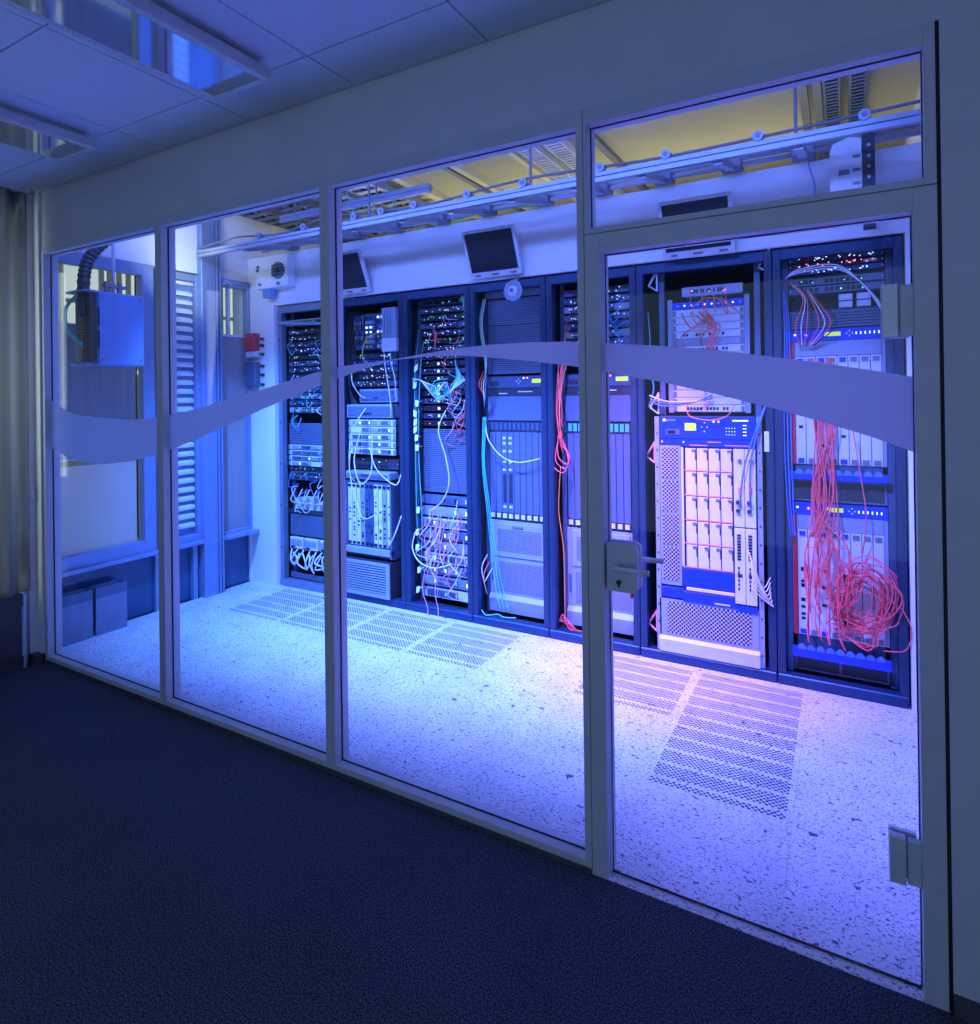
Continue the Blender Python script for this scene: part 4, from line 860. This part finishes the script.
cable([(2.19, YR+.02, .10), (2.24, YR-.0, .075), (2.32, YR+.03, .085), (2.38, YR+.02, .075), (2.47, YR+.04, .08)], .008, 'teal', 'teal lead lying on the base beam under the horn', None)
zz = 2.46
for i in range(7): switch(5, zz-.05, zz, .14, ('ggrey', 'gblue', 'glight')[i % 3], 2, 20, 'ledb', 'switch with blue cables', None, ledn=10); zz -= .06
for i in range(6): cable([(3.1+.03*i, YR+.12, 2.4-.05*i), (3.18+.02*i, YR+.06, 2.3-.05*i), (3.28, YR+.05, 2.33-.05*i), (3.36, YR+.07, 2.36-.05*i)], .007, ('bcable', 'teal', 'bcable')[i % 3], 'blue patch lead at the switches behind the door post', 'blue leads behind the door post')
for i in range(8): cable([(2.86+.03*random.random(), YR+.12, 2.25-.05*i), (2.82+.05*random.random(), YR+.05, 2.0-.03*i), (2.81+.05*random.random(), YR+.04, 1.6), (2.83+.02*random.random(), YR+.06, 1.3+.03*i)], .0036, ('coral', 'coral', 'orange')[i % 3], 'coral fibre lead running down beside the door post', 'coral leads beside the door post')
for i in range(3): cable([(2.82, YR+.05, 1.37+.03*i), (2.79+.02*i, YR+.02, 1.22+.03*i), (2.88+.015*i, YR+.0, 1.17+.03*i), (2.91-.01*i, YR+.03, 1.28+.02*i), (2.84, YR+.05, 1.36+.03*i)], .0055, 'coral', 'coral fibre loop beside the door post', 'coral loops beside the door post')
cable([(2.83, YR+.06, 1.2), (2.82, YR+.04, .9), (2.85, YR+.05, .6), (2.84, YR+.08, .1)], .004, 'orange', 'thin orange fibre hanging low beside the door post', None)
for i in range(4): cable([(2.82, YR+.03, .12), (2.86+.02*i, YR+.0, .18-.02*i), (2.9+.02*i, YR-.0, .09), (2.94+.02*i, YR+.02, .08)], .005, 'coral', 'coral lead end at the foot of the rack behind the door post', 'coral ends behind the door post')

# ---------------- rack 6
switch(6, 2.325, 2.389, .06, 'glight', 1, 16, 'ledr', 'thin pale router with coral leads at the top', (3.685, 4.05), 'router', 'router', True, ledn=5)
uc = E_('upper_router_chassis', (3.83, YR+.1, 1.585), 'white chassis of stacked horizontal cards in the wide rack', 'chassis')
B(3.60, 4.06, YR+.115, YR+.55, 1.585, 2.30).build('body', 'ggrey', uc)
for xa in (3.585, 4.052): B(xa, xa+.03, YR+.098, YR+.115, 1.585, 2.32).build('ear', 'glight', uc)
B(3.615, 4.05, YR+.102, YR+.115, 2.255, 2.298).build('status_header', 'jblue', uc)
for i in range(10): MB().cyl((3.65+.042*i, YR+.102, 2.276), (3.65+.042*i, YR+.097, 2.276), .006, 6).build('status_led', 'ledb' if i % 3 else 'gwhite', uc)
for i in range(14):
    z = 1.592+.0472*i
    c = B(3.615, 4.05, YR+.10, YR+.115, z, z+.0445).build('horizontal_card', 'gwhite' if i not in (9,) else 'glight', uc, .0015)
    if i in (3, 4, 8, 10, 0):
        p = MB()
        for j in range(14):
            if random.random() < .6: p.box(3.68+.02*j, 3.693+.02*j, YR+.097, YR+.1, z+.012, z+.03)
        if p.v: p.build('port_row', 'port', c)
    for xa in (3.618, 4.028): B(xa, xa+.018, YR+.094, YR+.10, z+.006, z+.036).build('ejector', 'clamp', c)
for i in range(12):
    z = 1.66+.05*random.randint(0, 10); x = 3.68+.2*random.random()
    cable([(3.82+.02*random.random(), YR+.1, 2.24-.01*i), (x+.06, YR+.03, 2.12), (x, YR+.02, z+.06), (x-.03+.1*random.random(), YR+.1, z)], .0048, 'coral' if i % 4 else 'orange', 'coral fibre strand spilling over the white horizontal cards', 'coral strands in the wide rack')
for i in range(4): cable([(3.74+.07*i, YR+.06, 2.33), (3.76+.07*i, YR-.0, 2.25-.02*i), (3.84+.03*i, YR+.0, 2.30), (3.95+.03*i, YR+.03, 2.28-.03*i)], .0048, ('orange', 'coral')[i % 2], 'orange fibre arc below the thin top router', 'orange arcs in the wide rack')
cable([(3.70, YR+.09, 1.64), (3.74, YR-.02, 1.57), (3.86, YR-.04, 1.545), (3.96, YR-.03, 1.57), (4.0, YR+.05, 1.64)], .0055, 'orange', 'orange fibre hanging in a loop over the blue header', None)
for i in range(3): cable([(3.48, YR+.02, 1.66+.02*i), (3.6, YR+.0, 1.63+.015*i), (3.78, YR+.03, 1.66), (3.86, YR+.08, 1.70-.02*i)], .008, ('bcable', 'bcable', 'wcable')[i], 'blue lead crossing to the white cards in the wide rack', 'crossing blue leads in the wide rack')
for i, (sx, z) in enumerate(((3.47, 2.42), (4.14, 2.47), (3.47, 1.62), (3.44, 1.30), (3.44, .20))):
    lab = ('white strut bracket at the upper left of the wide rack', 'white strut bracket at the upper right of the wide rack', 'white strut bracket left of the white cards', 'magenta strut bracket beside the blue header', 'magenta strut bracket at the foot of the wide rack')[i]
    br = E_('strut_bracket', (sx+.03, YR+.06, z), lab, 'bracket')
    MB().tube([(sx, YR+.07, z), (sx+.06, YR+.05, z+.09)], .008, 6).build('diagonal_strut', 'gwhite' if i < 3 else 'pink', br); MB().tube([(sx+.06, YR+.05, z+.10), (sx+.06, YR+.05, z-.04)], .007, 6).build('upright_strut', 'gwhite' if i < 3 else 'pink', br); MB().tube([(sx, YR+.07, z), (sx+.06, YR+.05, z-.04)], .006, 6).build('lower_strut', 'gwhite' if i < 3 else 'pink', br)
# big chassis
X0, X1 = 3.532, 4.128
bc6 = E_('core_router', (3.83, YR, .06), 'large core router with blue header, mesh column and white cards', 'router')
B(X0+.02, X1-.02, YR+.02, YR+.7, .068, 1.565).build('body', 'gblue', bc6)
for xa in (X0-.018, X1-.004):
    e = B(xa, xa+.028, YR+.004, YR+.02, .068, 1.565).build('mounting_ear', 'glight', bc6)
    for j in range(13): MB().cyl((xa+.014, YR+.004, .14+.11*j), (xa+.014, YR+.001, .14+.11*j), .006, 6).build('ear_screw', 'gdark', e)
hd = lcd_header(bc6, X0+.012, X1-.012, YR+.012, 1.425, 1.562, 'jblue', (.28, .40), .49, ((.585, .80, 'ledb'), (.635, .80, 'ledr')))
for j in range(12): MB().cyl((X0+.42+.016*(j % 4), YR+.006, 1.455+.02*(j//4)), (X0+.42+.016*(j % 4), YR+.003, 1.455+.02*(j//4)), .0028, 6).build('keypad_dot', 'ledb', hd)
for j in range(4): B(X0+.515, X0+.535, YR+.003, YR+.006, 1.45+.02*j, 1.455+.02*j).build('status_dash', 'ledb', hd)
B(X0+.055, X0+.14, YR+.001, YR+.006, 1.45, 1.485).build('access_port', 'ggrey', hd); B(X0+.065, X0+.115, YR-.001, YR+.002, 1.457, 1.478).build('access_socket', 'port', hd)
MB().prism([(X0+.035, 1.535), (X0+.052, 1.535), (X0+.052, 1.546), (X0+.0435, 1.553), (X0+.035, 1.546)], 'y', YR+.003, YR+.006).build('logo_mark', 'ledb', hd)
def text(s, x, y, z, size, mat, parent, name='lettering'):
    cu_ = bpy.data.curves.new(name, 'FONT'); cu_.body = s; cu_.size = size; cu_.extrude = .0006
    tmp = bpy.data.objects.new(name+'_tmp', cu_); C.objects.link(tmp); dg = bpy.context.evaluated_depsgraph_get()
    me = bpy.data.meshes.new_from_object(tmp.evaluated_get(dg)); bpy.data.objects.remove(tmp)
    me.materials.clear(); me.materials.append(MT[mat]); me.name = name
    o = bpy.data.objects.new(name, me); C.objects.link(o); o.parent = parent; WL[o] = Vector((x, y, z)); o.location = WL[o]-WL[parent]; o.rotation_euler = (PI/2, 0, 0)
    return o
text('JUNIPER', X0+.058, YR+.004, 1.537, .016, 'gwhite', hd)
B(X0+.455, X0+.545, YR+.003, YR+.006, 1.537, 1.545).build('model_plate', 'ledb', hd)
B(X0+.012, X0+.145, YR+.006, YR+.012, 1.385, 1.421).build('filler_bar', 'jblue', bc6, .001); fbar = B(X0+.148, X1-.012, YR-.002, YR+.012, 1.378, 1.421).build('filler_bar', 'jblue', bc6, .001)
for a, b, z in ((.26, .34, 1.405), (.15, .26, 1.383), (.36, .5, 1.386)): B(X0+a+.05, X0+b+.05, YR-.004, YR-.002, z, z+.006).build('label_slip', 'pink', fbar)
for xx in (X0+.03, X0+.165): MB().cyl((xx, YR+.006, 1.405), (xx, YR-.004, 1.405), .007, 8).build('thumb_screw', 'steel', bc6)
# mesh column
mc = B(X0+.012, X0+.142, YR+.008, YR+.02, .49, 1.38).build('mesh_column', 'glight', bc6, .001)
for z0, z1 in ((1.17, 1.365), (.955, 1.155), (.745, .94), (.52, .73)): B(X0+.026, X0+.128, YR+.004, YR+.008, z0, z1).build('mesh_panel', 'mesh', mc)
# card rows
rows = [1.371, 1.223, 1.068, .913, .765, .616]; cx0, cx1 = 3.692, 3.985
B(cx0-.012, cx1+.008, YR+.01, YR+.02, .616, 1.375).build('card_backing', 'gdark', bc6); B(cx0-.014, cx0, YR+.002, YR+.012, .62, 1.372).build('card_side_strip', 'gwhite', bc6)
for r in range(5):
    z1, z0 = rows[r], rows[r+1]
    for i in range(4):
        a = cx0+.012+(cx1-cx0-.012)*i/4; b = cx0+.012+(cx1-cx0-.012)*(i+1)/4
        c = B(a+.003, b-.003, YR-.002, YR+.01, z0+.006, z1-.004).build('interface_card', 'gwhite', bc6, .002)
        B(b-.028, b-.003, YR-.009, YR-.002, z1-.022, z1-.010).build('card_ejector', 'clamp', c); B(b-.008, b-.002, YR-.006, YR-.002, z1-.075, z1-.02).build('card_shadow_slot', 'gdark', c)
    B(cx0, cx1, YR-.004, YR+.001, z0+.002, z0+.006).build('row_strip', 'coral' if r == 2 else 'pink', bc6)
B(cx0-.012, cx1+.004, YR-.002, YR+.012, .497, .612).build('blue_cover', 'jblue', bc6, .002); sb = B(cx0+.01, cx1+.004, YR-.004, YR+.01, .472, .492).build('handle_strip', 'gwhite', bc6, .002)
# two tall supply modules
for xa, xb in ((3.993, 4.053), (4.056, 4.116)):
    t = B(xa, xb, YR-.012, YR+.012, .90, 1.37).build('control_module', 'gwhite', bc6, .002); w2 = xb-xa
    MB().cyl((xa+w2*.6, YR-.012, 1.30), (xa+w2*.6, YR-.022, 1.30), .012, 10).build('knob', 'clamp', t); B(xa+w2*.4, xa+w2*.68, YR-.016, YR-.012, 1.10, 1.14).build('orange_label', 'orange', t)
    for z in (1.05, 1.0): MB().cyl((xa+w2*.4, YR-.012, z), (xa+w2*.4, YR-.03, z), .013, 8).build('plug', 'gdark', t)
    t = B(xa, xb, YR-.012, YR+.012, .435, .892).build('control_module', 'gwhite', bc6, .002)
    p = MB()
    for j in range(9): p.box(xa+w2*.25, xa+w2*.6, YR-.015, YR-.012, .70+.018*j, .712+.018*j)
    for j in range(6): p.box(xa+w2*.3, xa+w2*.45, YR-.015, YR-.012, .52+.025*j, .535+.025*j)
    p.build('port_column', 'port', t); B(xa+w2*.25, xa+w2*.7, YR-.016, YR-.012, .60, .618).build('socket', 'gdark', t)
for a in ((X0+.012, X0+.15, .415, .478), (X0+.15, cx1+.02, .40, .465), (cx1+.02, X1-.01, .385, .425)): B(a[0], a[1], YR-.004, YR+.012, a[2], a[3]).build('lower_bar', 'jblue', bc6, .001)
B(X0+.34, X0+.43, YR-.007, YR-.004, .41, .418).build('label_slip', 'gwhite', bc6)
lm = B(X0, X1, YR+.004, YR+.02, .165, .40).build('intake_panel', 'glight', bc6, .001); B(X0+.05, X1-.05, YR+.0, YR+.004, .185, .385).build('intake_mesh', 'mesh', lm)
MB().prism([(YR+.02, .068), (YR-.015, .068), (YR-.03, .15), (YR-.004, .163), (YR+.02, .163)], 'x', X0, X1).build('foot_lip', 'gwhite', bc6)
for i in range(2): cable([(4.03+.06*i, YR-.02, 1.02), (4.04+.05*i, YR-.07, 1.12), (4.07+.03*i, YR-.08, 1.3), (4.13+.01*i, YR-.06, 1.5), (4.19, YR+.0, 1.68)], .009, 'bcable', 'pale blue power lead plugged into the core router', 'power leads of the core router')
for i in range(6): cable([(4.07+.01*i, YR-.015, .76-.03*i), (4.10, YR-.05, .70-.03*i), (4.15+.01*i, YR-.04, .56-.02*i), (4.19, YR-.01, .62-.03*i)], .0055, 'wcable', 'thin white lead bowing out beside the core router', 'white leads beside the core router')

# ---------------- rack 7
D7 = .1; X7 = gx(7); y7 = YR+D7
for i in range(3): switch(7, 2.40+.036*i, 2.434+.036*i, D7, ('gblue', 'gdark', 'gblue')[i], 2, 18, ('ledb', 'ledr', 'ledb')[i], 'thin switch with many lights', None, ledn=18, white_label=(i == 1))
for i in range(2): switch(7, 2.285+.05*i, 2.33+.05*i, D7, 'ggrey', 1, 12, 'ledg', 'grey patch bar with round sockets', None, 'patch_panel', 'panel', ledn=4)
mb7 = E_('media_converter_shelf', (4.55, y7, 2.18), 'shelf of small white converters under the patch bars', 'shelf')
B(X7[0], X7[1], y7+.02, y7+.3, 2.18, 2.19).build('shelf_plate', 'ggrey', mb7); B(X7[0], X7[1], y7+.28, y7+.3, 2.19, 2.28).build('back_plate', 'ggrey', mb7)
for i in range(2):
    for j in range(2): B(4.56+.09*j, 4.63+.09*j, y7, y7+.15, 2.194+.042*i, 2.23+.042*i).build('converter', 'gwhite', mb7, .003)
blank(7, 2.08, 2.178, D7, 'ggrey', True, 'grey ribbed fan tray above the first blue header', True)
def edge_router(zt, zh, zc0, desc, tray_z, black_z):
    o = E_('edge_router', (4.55, y7, black_z[0]), desc, 'router', 'edge routers in the rightmost rack')
    x0, x1 = X7
    B(x0+.02, x1-.02, y7+.014, y7+.5, black_z[0], zt).build('body', 'gblue', o)
    hd = lcd_header(o, x0, x1, y7+.006, zh, zt, 'jblue', (.38, .55), .64, ((.06, .6, 'ledb'), (.18, .55, 'ledr')))
    for j in range(6): B(x0+.34+.022*j, x0+.346+.022*j, y7-.003, y7, zh+.03, zh+.045).build('status_dash', 'ledb', hd)
    B(x0+.002, x0+.025, y7-.006, y7+.014, zc0, zh-.003).build('red_strip', 'jred', o)
    n = 8; xa0 = x0+.026
    zs = zh-(zh-zc0)*.12
    B(x0+.026, x1-.02, y7+.002, y7+.014, zs, zh-.002).build('label_band', 'glight', o, .001)
    for i in range(n):
        a = xa0+(x1-.018-xa0)*i/n; b = xa0+(x1-.018-xa0)*(i+1)/n
        c = card(o, a, b, y7+.008, zc0, zs-.003, 'gwhite', i in (0, 2, 4), 'jblue' if i in (0, 2, 4) else 'clamp')
    B(x1-.018, x1, y7, y7+.014, zc0, zh-.003).build('side_ear', 'glight', o); B(x0, x0+.004, y7, y7+.014, zc0, zh-.003).build('side_ear', 'glight', o)
    # scalloped blue cable tray
    t0, t1 = tray_z; t = B(x0-.004, x1+.004, y7-.05, y7+.01, t0, t0+.012).build('cable_tray_shelf', 'jblue', o); B(x0-.004, x1+.004, y7-.052, y7-.045, t0, t0+(t1-t0)*.55).build('tray_lip', 'jblue', t)
    for i in range(9):
        xx = x0+.02+(x1-x0-.04)*(i+.5)/9; pts = [(xx+.022*math.cos(PI*j/6), (t0+t1)/2-.01+.03*math.sin(PI*j/6)) for j in range(7)]
        MB().prism(pts, 'y', y7-.056, y7-.045).build('tray_hook', 'bcable', t)
    b0, b1 = black_z; fr = B(x0, x1, y7, y7+.014, b0, b1).build('intake_frame', 'ggrey', o, .002); xm = (x0+x1)/2
    B(x0+.015, xm-.007, y7-.003, y7, b0+.012, b1-.012).build('intake_filter', 'gdark', fr); B(xm+.007, x1-.015, y7-.003, y7, b0+.012, b1-.012).build('intake_filter', 'gdark', fr)
    return o
edge_router(2.076, 2.007, 1.285, 'upper white-card router with yellow display in the rightmost rack', (1.20, 1.285), (1.068, 1.192))
edge_router(1.057, .985, .275, 'lower white-card router behind the coral cable tangle', (.16, .275), (.066, .155))
for i in range(3): cable([(X7[0]-.02, YR+.05, 2.38), (X7[0]+.06, YR+.0, 2.40+.01*i), (X7[0]+.25, YR-.01, 2.40+.012*i), (X7[0]+.38, YR+.0, 2.30), (X7[1]-.0, YR+.03, 2.12+.02*i)], .006, 'wcable', 'pale lead arching over the top devices of the rightmost rack', 'pale arcs in the rightmost rack')
for i in range(8): cable([(4.30+.02*i, YR+.09, 2.36-.01*i), (4.38+.01*i, YR+.03, 2.25), (4.34+.03*i, YR+.02, 2.1), (4.36+.01*i, YR+.06, 1.98)], .005, ('coral', 'wcable', 'coral', 'kcable')[i % 4], 'thin lead crossing the grey patch bars of the rightmost rack', 'upper leads in the rightmost rack')
for i in range(3): cable([(4.27+.004*i, YR+.06, 2.3), (4.28+.012*i, YR+.04, 2.1), (4.27+.018*i, YR+.04, 1.5), (4.28+.016*i, YR+.04, 1.1), (4.30+.01*i, YR+.06, .85)], .005, 'bcable', 'blue lead running down the left edge of the rightmost rack', 'blue edge leads in the rightmost rack')
L7 = 'coral fibre cable falling through the rightmost rack and looping low'
for i in range(24):
    xt = 4.42+.11*random.random(); tgt = random.choice((4.37, 4.42, 4.47, 4.53, 4.58)) ; zt = random.uniform(.3, .75)
    y = YR+random.uniform(-.03, .03)
    cable([(xt, YR+.09, 1.82+.1*random.random()), (xt+.01, y+.02, 1.5), (4.41+.13*random.random(), y, 1.1), (4.38+(tgt-4.37)*.6+.09*random.random(), y-.02, .85), (tgt+.03*random.random(), y-.03, zt+.1), (tgt+.05*random.random(), y, zt-.06), (tgt, YR+.09, zt)], .0036, 'coral', L7, 'coral cables of the rightmost rack')
L8 = 'coral fibre cable coiled in the loop at the right edge of the rack'
for i in range(24):
    cx, cz = 4.69+random.uniform(-.06, .04), .56+random.uniform(-.07, .05); rx, rz = random.uniform(.06, .15), random.uniform(.10, .22)
    a0 = random.uniform(2.6, 3.6); y = YR+random.uniform(-.05, .03)
    pts = [(4.47+.08*random.random(), YR+.07, random.uniform(.35, .6))] + [(cx+rx*math.cos(a0-t)+.02*math.sin(3*t), y+.01*math.sin(t*2), cz+rz*math.sin(a0-t)) for t in (0, .8, 1.6, 2.4, 3.2, 4.0, 4.8)] + [(4.5+.1*random.random(), YR+.08, random.uniform(.3, .5))]
    cable(pts, .0036, 'coral', L8, 'coral coil of the rightmost rack')
cable([(4.83, YR-.03, .55), (4.875, YR-.05, .45), (4.85, YR-.05, .33), (4.75, YR-.03, .30)], .0055, 'coral', 'single coral cable bowing past the right rack post', None)
cable([(4.62, YR+.02, 1.5), (4.66, YR, 1.2), (4.68, YR, 1.0), (4.66, YR+.06, .8)], .004, 'coral', 'single coral strand right of the main bundle', None)
for (x, lab) in ((3.44, 'coiled teal leads left of the white horizontal cards'), (4.17, 'white strip label on the post right of the core router')):
    if x > 4: B(4.166, 4.192, YR-.006, YR-.0025, 1.36, 1.48).build('post_label', 'tag', None, label=lab, cat='label')
    else: cable([(3.46, YR+.08, 2.25), (3.48, YR+.05, 2.05), (3.47, YR+.04, 1.9), (3.50, YR+.05, 1.75), (3.46, YR+.06, 1.62)], .008, 'teal', lab, None)
